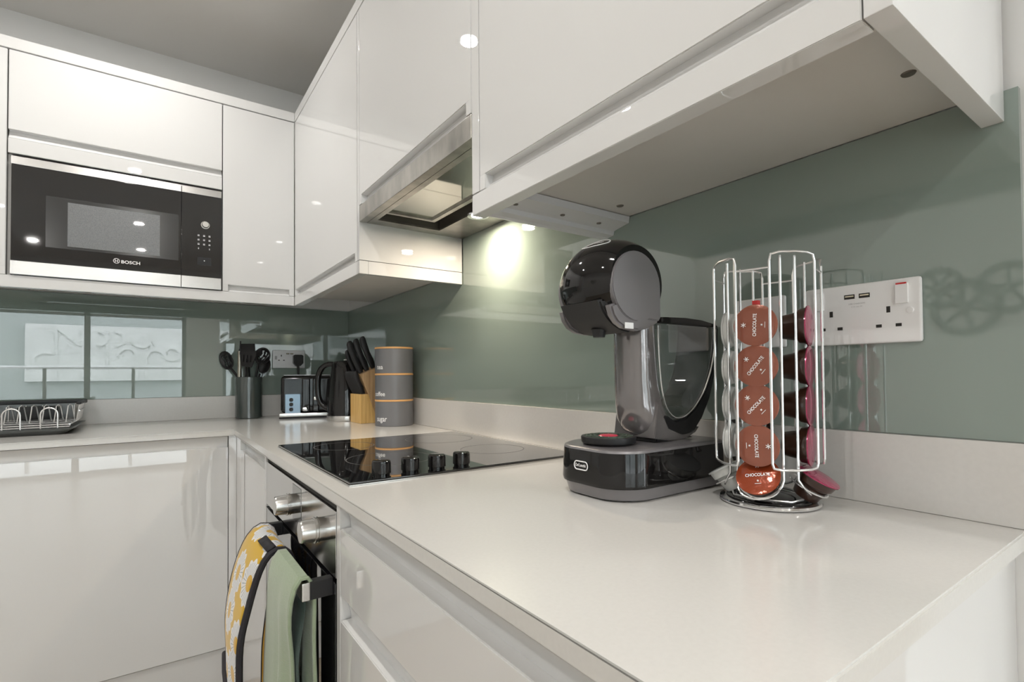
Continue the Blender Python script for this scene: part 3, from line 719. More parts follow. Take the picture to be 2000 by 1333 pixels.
# ------------------------------------------------------------------ sockets
def socket(name, label, run, a0, a1, z0, z1, toggles, pins, usb=None, extra=None):
    # run 'right' -> plate on x=-.01 facing -x, a = y ; run 'far' -> plate on y=-.01 facing -y, a = x
    cx_, czz = (a0 + a1) / 2, (z0 + z1) / 2
    t = thing(name, label, 'socket', (-.0105, cx_, czz) if run == 'right' else (cx_, -.0105, czz))
    def bx(nm, m, p0, p1, d0, d1, q0, q1, par, bev=0):
        if run == 'right': return box(nm, m, -.0105 - d1, -.0105 - d0, p0, p1, q0, q1, par, bev)
        return box(nm, m, p0, p1, -.0105 - d1, -.0105 - d0, q0, q1, par, bev)
    pl_ = bx('plate', WP, a0, a1, 0, .008, z0, z1, t, .0035)
    for (p, q, red) in toggles:
        tg_ = bx('rocker_switch', WP, p - .0075, p + .0075, .0075, .0115, q - .0135, q + .0135, t, .0012)
        if red: bx('red_mark', RED, p - .006, p + .006, .0100, .0118, q + .0120, q + .0142, tg_)
        
    for (p, q, w, h) in pins: bx('pin_slot', DARK, p - w / 2, p + w / 2, .0070, .0083, q - h / 2, q + h / 2, t)
    for (p, q) in (usb or []):
        us = bx('usb_port', DARK, p - .0068, p + .0068, .0070, .0083, q - .0032, q + .0032, t)
        bx('usb_tongue', mat('usb_tongue_beige', (.75, .68, .52), .5) if 'usb_tongue_beige' not in bpy.data.materials else bpy.data.materials['usb_tongue_beige'], p - .0055, p + .0055, .0078, .0086, q - .0002, q + .0016, us)
    return t, pl_
# near socket: a runs from the right edge (y=-2.4237) to the left edge (y=-2.2777)
sy = lambda u: -2.4237 + u      # u = distance from the photo-right edge
zt = 1.2105; 
pins = []
for c in (.037, .109):
    pins += [(sy(c), zt - .041, .0045, .0085), (sy(c + .0115), zt - .063, .0068, .0042), (sy(c - .0115), zt - .063, .0068, .0042)]
s1, p1 = socket('double_socket', 'white double socket with two USB ports, behind the capsule stand', 'right', -2.4237, -2.2777, 1.1235, 1.2105,
    [(sy(.021), zt - .021, True), (sy(.126), zt - .021, False)], pins, [(sy(.0655), zt - .018), (sy(.0845), zt - .018)])
mtx = frame_mtx((-.0189, sy(.075), zt - .0285), (0, -1, 0), (0, 0, 1)); text_mesh('lettering', 'USB CHARGERS', GT, .021, .0019, mtx, p1)
mtx = frame_mtx((-.0189, sy(.075), zt - .0328), (0, -1, 0), (0, 0, 1)); text_mesh('lettering', '2.1A max 5V', GT, .014, .0017, mtx, p1)
for z in (zt - .0445,):
    for a in (.0125, ):
        MB().lathe([(0, .0012), (.0038, .0012), (.0045, 0), (0, 0)], (-.0185, sy(a), z), 20, Matrix.Rotation(-PI / 2, 4, 'Y')).obj('screw_cover', WP, s1)
s2, p2 = socket('switch_plate', 'plain white square plate half hidden behind the capsule stand', 'right', -2.247, -2.161, 1.1245, 1.2085, [], [])
s2['category'] = 'socket'
# far double socket
zt = 1.2115; fx0 = -.3718
s3, p3 = socket('double_socket', 'brushed double socket behind the toaster with one black plug in it', 'far', -.3718, -.2258, 1.1245, 1.2115,
    [], [(fx0 + .038, zt - .026, .004, .0085), (fx0 + .0275, zt - .048, .007, .0042), (fx0 + .0495, zt - .048, .007, .0042)], [(fx0 + .067, zt - .016), (fx0 + .085, zt - .016)])
for o_ in (p3,): o_.data.materials[0] = mat('light_grey_plate', (.60, .60, .61), .3, metal=.3)
for q in (.012, .012):
    pass
box('rocker_switch', GT, fx0 + .009, fx0 + .019, -.0200, -.0184, zt - .045, zt - .028, s3)
pg = thing('power_plug', 'black three-pin plug with cord in the socket behind the toaster', 'plug', (-.262, -.03, 1.17))
pm = MB().prism([(-.284, 1.150), (-.284, 1.185), (-.277, 1.190), (-.247, 1.190), (-.240, 1.185), (-.240, 1.150), (-.252, 1.136), (-.272, 1.136)], 'y', -.052, -.0190, .004)
pm.obj('body', BLKM, pg)
MB().tube([(-.262, -.038, 1.140), (-.262, -.040, 1.115), (-.261, -.042, 1.08), (-.258, -.046, 1.02), (-.250, -.05, .96), (-.235, -.05, .910), (-.22, -.05, .905)], [.0065, .0055, .004, .004, .004, .004, .004], 10).obj('cord', RUB, pg)

# ------------------------------------------------------------------ view-aligned frame for far counter objects
RD = Vector((math.cos(yaw), -math.sin(yaw), 0)); FD = Vector((math.sin(yaw), math.cos(yaw), 0))
# ---- canisters
CX, CYY, CR, CH = -.097, -.832, .0695, .0965
ORANGE = mat('pale_wood_ring', (0.72, 0.40, 0.16), 0.45)
CANM = mat('matt_grey_tin', (0.175, 0.178, 0.19), 0.42, metal=.25)
for k, (word, lab) in enumerate([('sugar', 'bottom grey tin canister of the stack of three, lettered sugar'), ('coffee', 'middle grey tin canister of the stack of three, lettered coffee'), ('tea', 'top grey tin canister of the stack of three, lettered tea')]):
    z0 = .9005 + k * (CH + .0002)
    t = thing('canister', lab, 'canister', (CX, CYY, z0), group='stacked kitchen canisters')
    bd = MB().lathe([(0, 0), (CR - .001, 0), (CR, .0015), (CR, CH - .0075), (CR - .001, CH - .007), (0, CH - .007)], (CX, CYY, z0), 72).obj('body', CANM, t)
    MB().lathe([(0, CH - .0068), (CR + .0002, CH - .0068), (CR + .0012, CH - .006), (CR + .0012, CH - .001), (CR, CH), (0, CH)], (CX, CYY, z0), 72).obj('lid', ORANGE, t)
    wdt = {'sugar': .046, 'coffee': .054, 'tea': .030}[word]
    a_right = {'sugar': 226, 'coffee': 220, 'tea': 213}[word]     # angle (deg) at which the word ends
    def wrap(co, wdt=wdt, a_right=a_right, z0=z0):
        ang = math.radians(a_right) + (co.x - wdt / 2) / CR
        return Vector((CX + (CR + .0004) * math.cos(ang), CYY + (CR + .0004) * math.sin(ang), z0 + .0215 + co.y))
    text_mesh('lettering', word, WT, wdt, {'sugar': .019, 'coffee': .016, 'tea': .014}[word], None, bd, deform=wrap, bold=.012)
# ---- knife block
kb = thing('knife_block', 'beech wood knife block beside the grey canisters', 'knife block', (-.12, -.635, .9))
kb1 = MB().prism([(-.182, .9003), (-.182, 1.0136), (-.1505, 1.0136), (-.112, .9003)], 'y', -.705, -.582, .001).obj('lower_block', BEECH, kb)
MB().prism([(-.1815, 1.0900), (-.1510, 1.0142), (-.1115, .9003), (-.034, .9003), (-.066, 1.025), (-.098, 1.123)], 'y', -.705, -.582, .001).obj('slanted_block', BEECH2, kb)
ax = Vector((-.40, 0, .917)).normalized()
def knife(base, L, w, lab, tilt=0, thick=.014, group='black handled knives in the block'):
    base = Vector(base); d = (ax + Vector((tilt, 0, 0))).normalized(); side = Vector((0, 1, 0)); n = d.cross(side).normalized()
    t = thing('knife', lab, 'knife', base, group=group)
    rings = []
    for s_, ww_, off in [(0, .70, 0), (.06, .80, 0), (.25, 1.0, -.001), (.5, .92, .0005), (.75, 1.02, -.001), (.92, .95, -.004), (.985, .62, -.006), (1.0, .25, -.007)]:
        c = base + d * (L * s_ + .001) + n * off
        rings.append([c + n * (w / 2 * ww_ * math.cos(a)) + side * (thick / 2 * min(1, ww_ * 1.05) * math.sin(a)) for a in [2 * PI * k / 14 for k in range(14)]])
    MB().loft(rings).obj('handle', BLKM, t)
    b = MB(); c0, c1 = base + d * .002, base - d * .012
    b.loft([[c0 + n * sx_ * w * .30 + side * sy_ * .001 for sx_, sy_ in ((-1, -1), (1, -1), (1, 1), (-1, 1))], [c1 + n * sx_ * w * .30 + side * sy_ * .001 for sx_, sy_ in ((-1, -1), (1, -1), (1, 1), (-1, 1))]])
    b.obj('blade', STEEL, t)
def top_pt(s_, y): return (lerp(-.1815, -.098, s_), y, lerp(1.0900, 1.123, s_) + .001)
labs = ['largest black knife handle at the left of the upper row in the block', 'middle black knife handle of the upper row in the block', 'black knife handle of the upper row nearest the grey canisters']
for i, s_ in enumerate((.16, .45, .76)): knife(top_pt(s_, -.672), .132, .027, labs[i])
knife(top_pt(.30, -.610), .110, .022, 'black knife handle at the back of the block, leaning towards the kettle')
knife(top_pt(.06, -.628), .100, .020, 'short black knife handle standing low at the back of the block')
for i, y in enumerate((-.692, -.672, -.652, -.632, -.612, -.594)):
    knife((-.167, y, 1.0142), .094, .024, ['black steak knife handle nearest the camera in the lower row of the block', 'second black steak knife handle in the lower row of the block', 'third black steak knife handle in the lower row of the block', 'fourth black steak knife handle in the lower row of the block', 'fifth black steak knife handle in the lower row of the block', 'black steak knife handle nearest the kettle in the lower row'][i], 0, .015, 'steak knives in the lower row of the block')
# ---- kettle
KX, KY = -.172, -.494
kt = thing('kettle', 'gloss black electric kettle with steel foot between toaster and knife block', 'kettle', (KX, KY, .9))
MB().lathe([(0, 0), (.076, 0), (.0775, .003), (.0775, .020), (.0765, .0215), (0, .0215)], (KX, KY, .9003), 48).obj('base', STEEL, kt)
MB().lathe([(0, .0222), (.0765, .0222), (.0755, .06), (.071, .12), (.066, .17), (.060, .215), (.056, .236), (.048, .246), (.03, .250), (0, .251)], (KX, KY, .9), 48).obj('body', BLKP, kt)
hx = -RD
def hp(s_, z): return Vector((KX, KY, z)) + hx * s_
MB().tube(resample([hp(.050, 1.135), hp(.075, 1.138), hp(.100, 1.126), hp(.116, 1.095), hp(.120, 1.05), hp(.118, 1.0), hp(.105, .965), hp(.085, .950), hp(.070, .948)], 22), [.011] * 5 + [.0125] * 12 + [.011] * 5, 12).obj('handle', BLKP, kt)
box_ = MB().tube([hp(-.050, 1.10), hp(-.075, 1.125)], [.016, .009], 12); box_.obj('spout', BLKP, kt)
MB().lathe([(0, .004), (.010, .004), (.012, 0), (0, 0)], (KX, KY, 1.1512), 20).obj('lid_button', CHROME, kt)
# ---- toaster
TX, TY = -.374, -.253
tr_ = math.radians(-14)
ex = Vector((math.cos(tr_), math.sin(tr_), 0)); ey = Vector((-math.sin(tr_), math.cos(tr_), 0))
to = thing('toaster', 'gloss black two-slot toaster with steel foot beside the kettle', 'toaster', (TX + ex.x * .13 + ey.x * .09, TY + ex.y * .13 + ey.y * .09, .9))
TM = Matrix((ex, ey, Vector((0, 0, 1)))).transposed().to_4x4(); TM.translation = Vector((TX, TY, .9003))
def tobj(mb, name, m, par):
    mb.bm.transform(TM); return mb.obj(name, m, par)
tobj(MB().box(-.014, .262, -.004, .170, 0, .006, .002, 1), 'foot', BLKM, to)
tobj(MB().box(-.014, .262, -.004, .170, .0062, .024, .004, 2), 'steel_band', STEEL, to)
tobj(MB().box(-.008, .256, 0, .166, .0243, .188, .016, 4), 'body', BLKP, to)
tobj(MB().box(.002, .246, .014, .152, .1882, .192, .0015, 1), 'top_plate', STEEL, to)
tobj(MB().box(.03, .22, .040, .062, .190, .1926).box(.03, .22, .098, .120, .190, .1926), 'bread_slots', DARK, to)
pnl = tobj(MB().box(.010, .073, -.0028, .0004, .020, .108, .002, 1), 'control_panel', mat('blue_tinted_film', (.14, .20, .26), .12, metal=.5, coat=1), to)
for z in (.040, .062, .082): tobj(MB().cyl((.035, -.002, z), (.035, -.007, z), .0085, n=20), 'button', BLKM, pnl)
tobj(MB().box(.078, .112, -.010, .002, .028, .176, .010, 3), 'lever_guide', BLKP, to)
lv = tobj(MB().box(.080, .104, -.026, -.010, .032, .050, .006, 2), 'lever', CHROME, to)
tobj(MB().box(.122, .150, -.010, .002, .028, .176, .010, 3), 'lever_guide', BLKP, to)
tobj(MB().box(.126, .146, -.024, -.010, .078, .096, .006, 2), 'lever', CHROME, to)
# ---- utensil pot and utensils
PX, PY, PR = -.4815, -.0795, .0562
def vp(r, f, z): return Vector((PX, PY, 0)) + RD * r + FD * f + Vector((0, 0, z))
pt = MB().lathe([(0, 0), (PR - .002, 0), (PR, .002), (PR, .183), (PR - .0015, .1845), (PR - .003, .183), (PR - .003, .004), (0, .004)], (PX, PY, .9003), 56).obj('utensil_pot', mat('dark_green_ceramic', (.060, .075, .070), .12, coat=.8))
tag(pt, 'dark green-grey ceramic pot holding the cooking utensils', 'utensil pot')
UT = BLKM
def utensil(lab, foot, neck, head_fn, m=UT, r=(.0048, .0050), name='utensil', mid=None):
    t = thing(name, lab, 'utensil', foot, group='utensils in the pot')
    MB().tube([foot, mid or Vector(foot).lerp(Vector(neck), .5), neck], [r[0], r[1], r[1]], 8).obj('handle', m, t)
    head_fn(t); return t
def slab(c, w, h, th, ang, slots, name, par, taper=.7, m=UT):
    # flat head in the view plane, centre c, width w, height h, tilted by ang
    mb = MB(); ca, sa = math.cos(ang), math.sin(ang); X = RD * ca + Vector((0, 0, sa)); Z = -RD * sa + Vector((0, 0, ca)); Y = FD
    out = [(-w * taper / 2, -h / 2), (w * taper / 2, -h / 2), (w / 2, h * .25), (w / 2 * .96, h * .5), (-w / 2 * .96, h * .5), (-w / 2, h * .25)]
    def blk(poly):
        t = bmesh.new(); A = [t.verts.new(c + X * a + Z * b + Y * (-th / 2)) for a, b in poly]; B = [t.verts.new(c + X * a + Z * b + Y * (th / 2)) for a, b in poly]
        t.faces.new(A); t.faces.new(B[::-1]); n = len(poly)
        for i in range(n): t.faces.new((A[(i + 1) % n], A[i], B[i], B[(i + 1) % n]))
        mb._join(t)
    if not slots: blk(out)
    else:
        sw = w * .09; xs = [(-.26, -.26 + .09), (-.045, .045), (.17, .26)]
        lo, hi = -h * .22, h * .22
        def wx(b): 
            return (w * taper / 2 + (w / 2 - w * taper / 2) * min(1, (b + h / 2) / (h * .75)))
        blk([(-wx(-h / 2), -h / 2), (wx(-h / 2), -h / 2), (wx(lo), lo), (-wx(lo), lo)])
        blk([(-wx(hi), hi), (wx(hi), hi), (w / 2, h * .3), (w / 2 * .96, h * .5), (-w / 2 * .96, h * .5), (-w / 2, h * .3)])
        ed_ = [-1] + [v for p in xs for v in p] + [1]
        for a, b in ((0, 1), (2, 3), (4, 5), (6, 7)):
            l = -wx(lo) if a == 0 else ed_[a] * w; rr = wx(lo) if b == 7 else ed_[b] * w
            l2 = -wx(hi) if a == 0 else l; r2 = wx(hi) if b == 7 else rr
            blk([(l, lo), (rr, lo), (r2, hi), (l2, hi)])
    return mb.obj(name, m, par)
def spoon_head(c, w, h, ang, par, slots=True, name='bowl', depth=.012):
    X = RD * math.cos(ang) + Vector((0, 0, math.sin(ang))); Z = -RD * math.sin(ang) + Vector((0, 0, math.cos(ang))); Y = FD
    t = bmesh.new(); rings = []
    for k in range(8):
        rr = k / 7; ring = []
        for i in range(28):
            a = 2 * PI * i / 28; ring.append(c + X * (w / 2 * rr * math.cos(a)) + Z * (h / 2 * rr * math.sin(a)) + Y * (depth * (1 - rr * rr)))
        rings.append(ring)
    mb = MB(); lay = None; b = mb.bm
    V = [[b.verts.new(p) for p in r] for r in rings[1:]]; c0 = b.verts.new(rings[0][0])
    for i in range(28): b.faces.new((c0, V[0][i], V[0][(i + 1) % 28]))
    for k in range(6):
        for i in range(28):
            x = math.cos(2 * PI * (i + .5) / 28) * (k + 1.5) / 7; y = math.sin(2 * PI * (i + .5) / 28) * (k + 1.5) / 7
            if slots and abs(y) < .62 and min(abs(x + .38), abs(x), abs(x - .38)) < .085 and abs(x) < .6: continue
            j = (i + 1) % 28; b.faces.new((V[k][i], V[k][j], V[k + 1][j], V[k + 1][i]))
    o = mb.obj(name, UT, None, recalc=True)
    s_ = o.modifiers.new('thickness', 'SOLIDIFY'); s_.thickness = .003
    attach(o, par); return o
utensil('black slotted spoon leaning out of the left side of the pot', vp(.015, -.008, .925), vp(-.072, -.020, 1.125),
        lambda t: spoon_head(vp(-.090, -.022, 1.160), .060, .088, math.radians(24), t), name='slotted_spoon', mid=vp(-.043, -.012, 1.085))
utensil('wide black turner standing at the back of the pot', vp(0, .022, .925), vp(-.022, .034, 1.16), lambda t: slab(vp(-.024, .036, 1.195), .066, .085, .004, 0, False, 'blade', t, .86), name='turner')
t = thing('potato_peeler', 'grey metal handled utensil with a black tip, upright in the pot', 'utensil', vp(-.022, -.02, .93), group='utensils in the pot')
MB().tube([vp(-.024, -.034, .925), vp(-.024, -.036, 1.09), vp(-.022, -.037, 1.20)], [.0085, .0092, .0092], 14).obj('handle', mat('grey_metal_handle', (.34, .32, .27), .25, metal=.8), t)
MB().tube([vp(-.022, -.037, 1.201), vp(-.020, -.037, 1.212), vp(-.019, -.037, 1.245)], [.006, .0035, .0028], 10).obj('tip', BLKM, t)
utensil('black slotted turner in the middle of the pot', vp(.003, -.02, .925), vp(.006, -.042, 1.135), lambda t: slab(vp(.017, -.046, 1.166), .074, .074, .004, math.radians(-6), True, 'blade', t, .62), name='slotted_turner')
utensil('black straining ladle leaning right out of the pot', vp(.006, .0, .925), vp(.048, -.012, 1.15), lambda t: spoon_head(vp(.066, -.012, 1.178), .074, .080, math.radians(-32), t, True, depth=.028), name='ladle')
utensil('black serving spoon tucked behind the straining ladle', vp(.010, .012, .925), vp(.042, .014, 1.10), lambda t: spoon_head(vp(.060, .022, 1.135), .050, .075, math.radians(-26), t, False), name='serving_spoon')
# ------------------------------------------------------------------ draining rack
dk = thing('draining_rack', 'chrome wire draining rack with grey plastic tray at the left edge', 'dish rack', (-1.30, -.26, .9))
GP = mat('grey_plastic_tray', (0.13, 0.14, 0.14), 0.28, coat=.3)
DX0, DX1, DY0, DY1 = -1.60, -1.052, -.432, -.075
t = bmesh.new()
def rr(x0, x1, y0, y1, z, r=.02, n=4):
    P = []
    for cx, cyy, a0 in ((x1 - r, y1 - r, 0), (x0 + r, y1 - r, 90), (x0 + r, y0 + r, 180), (x1 - r, y0 + r, 270)):
        for k in range(n + 1):
            a = math.radians(a0 + 90 * k / n); P.append((cx + r * math.cos(a), cyy + r * math.sin(a), z))
    return P
MB().loft([rr(DX0 + .03, DX1 - .03, DY0 + .02, DY1 - .02, .9005), rr(DX0, DX1, DY0, DY1, .919), rr(DX0 - .003, DX1 + .003, DY0 - .003, DY1 + .003, .9205), rr(DX0 + .004, DX1 - .004, DY0 + .004, DY1 - .004, .9205), rr(DX0 + .03, DX1 - .03, DY0 + .025, DY1 - .025, .9045)]).obj('drip_tray', GP, dk)
# upper frame: high at the back, plastic rim
fr_ = MB(); zr = 1.004
fr_.box(DX0, DX1 + .006, DY1 - .016, DY1 + .0, zr - .014, zr, .003).box(DX1 - .008, DX1 + .006, DY0 + .14, DY1 - .016, zr - .012, zr - .002, .003)
fr_.obj('top_rim', BLKM, dk)
box('back_panel', GP, DX0, DX1 - .03, DY1 - .012, DY1 - .008, .925, zr - .013, dk, .001)
wr = MB()
for z, y in ((.932, DY0 + .015), (.932, DY0 + .12), (.932, DY0 + .22), (.932, DY1 - .03)):
    wr.tube([(DX0, y, z), (DX1 - .01, y, z)], .0022, 6)
wr.tube([(DX1 - .012, DY0 + .012, .932), (DX1 - .012, DY1 - .03, .932)], .0025, 6)
wr.tube([(DX1 - .012, DY0 + .012, .932), (DX1 - .012, DY0 + .012, .925), (DX0, DY0 + .012, .925)], .0025, 6)
wr.tube([(DX1 + .0, DY0 + .15, .97), (DX1 + .0, DY1 - .02, .97)], .0022, 6)
for k in range(9):
    y = DY0 + .15 + k * .022; wr.tube([(DX1, y, .990), (DX1 - .008, y, .932)], .0016, 6)
wr.obj('wire_basket', WIRE, dk)
for x in (-1.205, -1.115, -1.30, -1.40):
    h = .068; pts = [(x - .021, DY0 + .010, .921)] + [(x + .021 * -math.cos(a), DY0 + .008, .921 + h - .021 + .021 * math.sin(a)) for a in [PI * k / 10 for k in range(11)]] + [(x + .021, DY0 + .010, .921)]
    MB().tube(pts, .0024, 8).obj('cup_hoop', WIRE, dk)
for i in range(14):
    x = -1.085 - i * .031
    MB().tube([(x, DY0 + .12, .932), (x + .006, DY0 + .120, .990), (x + .010, DY0 + .125, .994), (x + .014, DY0 + .14, .990), (x + .020, DY0 + .16, .934)], .0019, 6).obj('plate_prong', WIRE, dk)
for i in range(7):
    x = -1.08 - i * .045
    MB().tube([(x, DY1 - .05, .932), (x, DY1 - .04, .985)], .0018, 6).obj('plate_prong', WIRE, dk)
cb = MB(); cb.box(-1.235, -1.125, DY1 - .075, DY1 - .02, .935, .982, .004); cb.obj('cutlery_basket', BLKM, dk)

# ------------------------------------------------------------------ capsule coffee machine
YM = -2.095
cm = thing('coffee_machine', 'grey and gloss black capsule coffee machine with round head', 'coffee machine', (-.19, YM, .9))
def base_ring(x0, x1, hw, z, r=.05, rb=.02, n=10):
    P = []
    for cx, cyy, rad, a0, a1 in ((x1 - rb, YM + hw - rb, rb, 0, 90), (x0 + r, YM + hw - r, r, 90, 180), (x0 + r, YM - hw + r, r, 180, 270), (x1 - rb, YM - hw + rb, rb, 270, 360)):
        for k in range(n + 1):
            a = math.radians(a0 + (a1 - a0) * k / n); P.append((cx + rad * math.cos(a), cyy + rad * math.sin(a), z))
    # bow the front outwards a little
    return [(x - .006 * max(0, 1 - ((y - YM) / hw) ** 2) if x < x0 + r * .9 else x, y, z) for x, y, z in P]
BX0, BX1, HW = -.312, -.064, .0790
MB().loft([base_ring(BX0 + .012, BX1, HW - .008, .9005), base_ring(BX0 + .008, BX1, HW - .005, .903), base_ring(BX0 + .004, BX1, HW - .002, .9195)]).obj('foot', GREYM, cm)
mb_ = MB().loft([base_ring(BX0 + .001, BX1, HW, .9198), base_ring(BX0, BX1, HW + .0005, .925), base_ring(BX0 + .002, BX1, HW - .001, .970)]).obj('base', BLKP, cm)
MB().loft([base_ring(BX0 + .002, BX1, HW - .001, .9703), base_ring(BX0 + .003, BX1, HW - .002, .9735), base_ring(BX0 + .008, BX1 - .004, HW - .007, .9758)]).obj('deck', GREYM, cm)
# badge on the front of the base
bz, by = .9475, YM + .003
bad = MB(); pts = []
for k in range(32):
    a = 2 * PI * k / 32; sx_ = .0095 if math.cos(a) >= 0 else -.0095
    pts.append((BX0 - .0056, by - (sx_ * .95 + .0052 * math.cos(a)), bz + .0062 * math.sin(a)))
bad.tube(pts, .0009, 6, True); bd_ = bad.obj('badge', WT, mb_)
text_mesh('lettering', "De'Longhi", WT, .0215, .0062, frame_mtx((BX0 - .0063, by, bz), (0, -1, 0), (0, 0, 1)), bd_, bold=.02)
# drip tray
TXc = -.262
dt = MB().lathe([(0, 0), (.038, 0), (.0415, .003), (.0425, .010), (.0415, .0118), (0, .0118)], (TXc, YM, .9765), 48).obj('drip_tray', BLKM, cm)
GRD = mat('perforated_grid', (0.10, 0.13, 0.10), 0.3, metal=.6)
for r in (.034, .028, .022): MB().lathe([(r - .0012, 0), (r - .0012, .001), (r + .0012, .001), (r + .0012, 0)], (TXc, YM, .9882), 40).obj('grid_ring', GRD, dt)
for k in range(16):
    a = 2 * PI * k / 16; MB().tube([(TXc + .018 * math.cos(a), YM + .018 * math.sin(a), .9887), (TXc + .037 * math.cos(a), YM + .037 * math.sin(a), .9887)], .0008, 4).obj('grid_bar', GRD, dt)
MB().lathe([(0, .0014), (.013, .0014), (.015, 0), (0, 0)], (TXc, YM, .9883), 32).obj('float_disc', mat('crimson_plastic', (.50, .02, .06), .3), dt)
# head
HC = Vector((-.255, YM, 1.220)); HR = .0725
def drum(r_scale=1.0, h=.056, n=14):
    return [(HR * r_scale * (1 - .235 * abs(-1 + 2 * i / n) ** 2.3), -h + 2 * h * i / n) for i in range(n + 1)]
hd_ = MB().lathe([(0, -.056)] + drum() + [(0, .056)], HC, 64, Matrix.Rotation(PI / 2, 4, 'X')).obj('head', BLKP, cm)
def dpoly(cx, cz, r, xb, zb, n=28):
    # disc whose rear lower quarter is squared off
    P = [(cx + r * math.cos(math.radians(a)), cz + r * math.sin(math.radians(a))) for a in [i * 270 / n for i in range(n + 1)]]
    return P + [(cx + r * .45, zb + .0015), (xb - .004, zb + .001), (xb, zb + .006)]
dp = dpoly(-.2590, 1.2135, .0520, -.2070, 1.1635)
for sgn in (-1, 1):
    MB().prism(dp, 'y', YM + sgn * .0500, YM + sgn * .0595, .0012).obj('side_disc', GREYM, hd_)
MB().prism([(x, z) for x, z in dpoly(-.2590, 1.2165, .0545, -.2065, 1.172)], 'y', YM - .0535, YM + .0535, .004).obj('rear_shell', BLKP, hd_)
chin = [(-.3130, 1.1820), (-.3080, 1.1680), (-.2985, 1.1575), (-.2850, 1.1510), (-.2680, 1.1485), (-.2550, 1.1475), (-.2350, 1.1515), (-.2100, 1.1620), (-.2070, 1.1900), (-.250, 1.195), (-.290, 1.190)]
for q0, q1 in ((-.0575, -.0435), (.0435, .0575)): MB().prism(chin, 'y', YM + q0, YM + q1, .003).obj('chin', GREYM, hd_)
# mouth with outlet
MB().prism(arc(HC.x, HC.z, .0738, 204, 268, 12) + [(-.240, 1.165), (-.240, 1.185), (-.300, 1.195)], 'y', YM - .0430, YM + .0430, .003).obj('capsule_drawer', RUB, hd_)
MB().lathe([(0, 0), (.009, 0), (.012, .012), (0, .012)], (-.280, YM, 1.1405), 20).obj('outlet', BLKM, hd_)
box('rating_label', WP, -.2855, -.268, YM - .0588, YM - .0578, 1.1497, 1.1585, hd_)
# oval emblem on the crown
nrm = Vector((-math.cos(math.radians(52)), -.42, math.sin(math.radians(52)))).normalized()
def on_drum(ang, y):
    rr_ = HR * (1 - .235 * abs(y / .056) ** 2.3) + .0006
    return Vector((HC.x - rr_ * math.cos(ang), YM + y, HC.z + rr_ * math.sin(ang)))
eo = MB().tube([on_drum(math.radians(62) + .20 * math.sin(2 * PI * k / 40), -.004 + .027 * math.cos(2 * PI * k / 40)) for k in range(40)], .0007, 6, True)
em_ = eo.obj('emblem', WT, hd_)
text_mesh('lettering', 'Dolce Gusto', WT, .034, .010, None, em_, deform=lambda co: on_drum(math.radians(62) + co.y / HR, -.004 - co.x), bold=.01)
# column
secs = [(1.168, -.229, -.1945, .036), (1.12, -.229, -.1925, .0365), (1.07, -.2285, -.1890, .037), (1.035, -.227, -.1820, .039), (1.012, -.224, -.1700, .0405), (.996, -.217, -.150, .041), (.985, -.205, -.126, .0405), (.9775, -.187, -.102, .038)]
rings = []
for z, xf, xb, hw in secs:
    ring = []
    for k in range(19):
        a = PI * k / 18; ring.append((xb - (xb - xf) * abs(math.sin(a)) ** .72, YM + hw * math.cos(a), z))
    rings.append(ring)
MB().loft(rings).obj('column', GREYG, cm)
outer = [(-.200, .9770), (-.165, .9765), (-.130, .9775), (-.104, .9860), (-.080, 1.0080), (-.058, 1.0400), (-.042, 1.0800), (-.033, 1.1200), (-.029, 1.1640)]
inner = [(-.0345, 1.1640), (-.040, 1.122), (-.051, 1.085), (-.070, 1.052), (-.096, 1.026), (-.125, 1.010), (-.152, 1.0075), (-.1775, 1.020), (-.195, 1.0)]
MB().prism(outer + inner, 'y', YM - .0415, YM + .0415, .002).obj('cradle', BLKM, cm)
MB().prism([(x, z) for x, z in [(-.2050, .9830), (-.165, .9764), (-.128, .9772), (-.100, .9860), (-.090, .9945), (-.110, .9860), (-.135, .9840), (-.170, .9960), (-.196, 1.04)]], 'y', YM - .0425, YM + .0425, .001).obj('lower_shell', GREYG, cm)
# water tank: thin clear shell
TANK = bpy.data.materials.new('smoked_clear_plastic'); TANK.use_nodes = True
nt = TANK.node_tree; nt.nodes.remove(nt.nodes['Principled BSDF'])
tr = nt.nodes.new('ShaderNodeBsdfTransparent'); tr.inputs[0].default_value = (.80, .82, .84, 1)
gl = nt.nodes.new('ShaderNodeBsdfGlossy'); gl.inputs['Roughness'].default_value = .02
fr = nt.nodes.new('ShaderNodeLayerWeight'); fr.inputs[0].default_value = .3; mx = nt.nodes.new('ShaderNodeMixShader')
nt.links.new(fr.outputs[1], mx.inputs[0]); nt.links.new(tr.outputs[0], mx.inputs[1]); nt.links.new(gl.outputs[0], mx.inputs[2])
nt.links.new(mx.outputs[0], nt.nodes['Material Output'].inputs[0])
tp = [(-.0352, 1.1640), (-.0408, 1.122), (-.0518, 1.085), (-.0706, 1.0525), (-.0965, 1.0268), (-.125, 1.0110), (-.152, 1.0088), (-.1780, 1.0225), (-.1872, 1.060), (-.1905, 1.110), (-.1925, 1.1640)]
tk = MB().prism(tp, 'y', YM - .0385, YM + .0385, .002).obj('water_tank', TANK, cm)
MB().prism([(-.1930, 1.1646), (-.0290, 1.1646), (-.0350, 1.1690), (-.075, 1.1745), (-.120, 1.1760), (-.170, 1.1745), (-.1950, 1.1730)], 'y', YM - .0415, YM + .0415, .0015).obj('tank_lid', BLKP, cm)
MB().tube(resample([(x, YM - .0408, z) for x, z in [(-.1915, 1.160), (-.189, 1.105), (-.184, 1.060), (-.174, 1.028), (-.152, 1.0105), (-.125, 1.0125), (-.0975, 1.0285), (-.072, 1.0540), (-.053, 1.0865), (-.042, 1.1225), (-.0365, 1.160)]], 40), .0011, 6).obj('tank_rim', WIRE, tk)
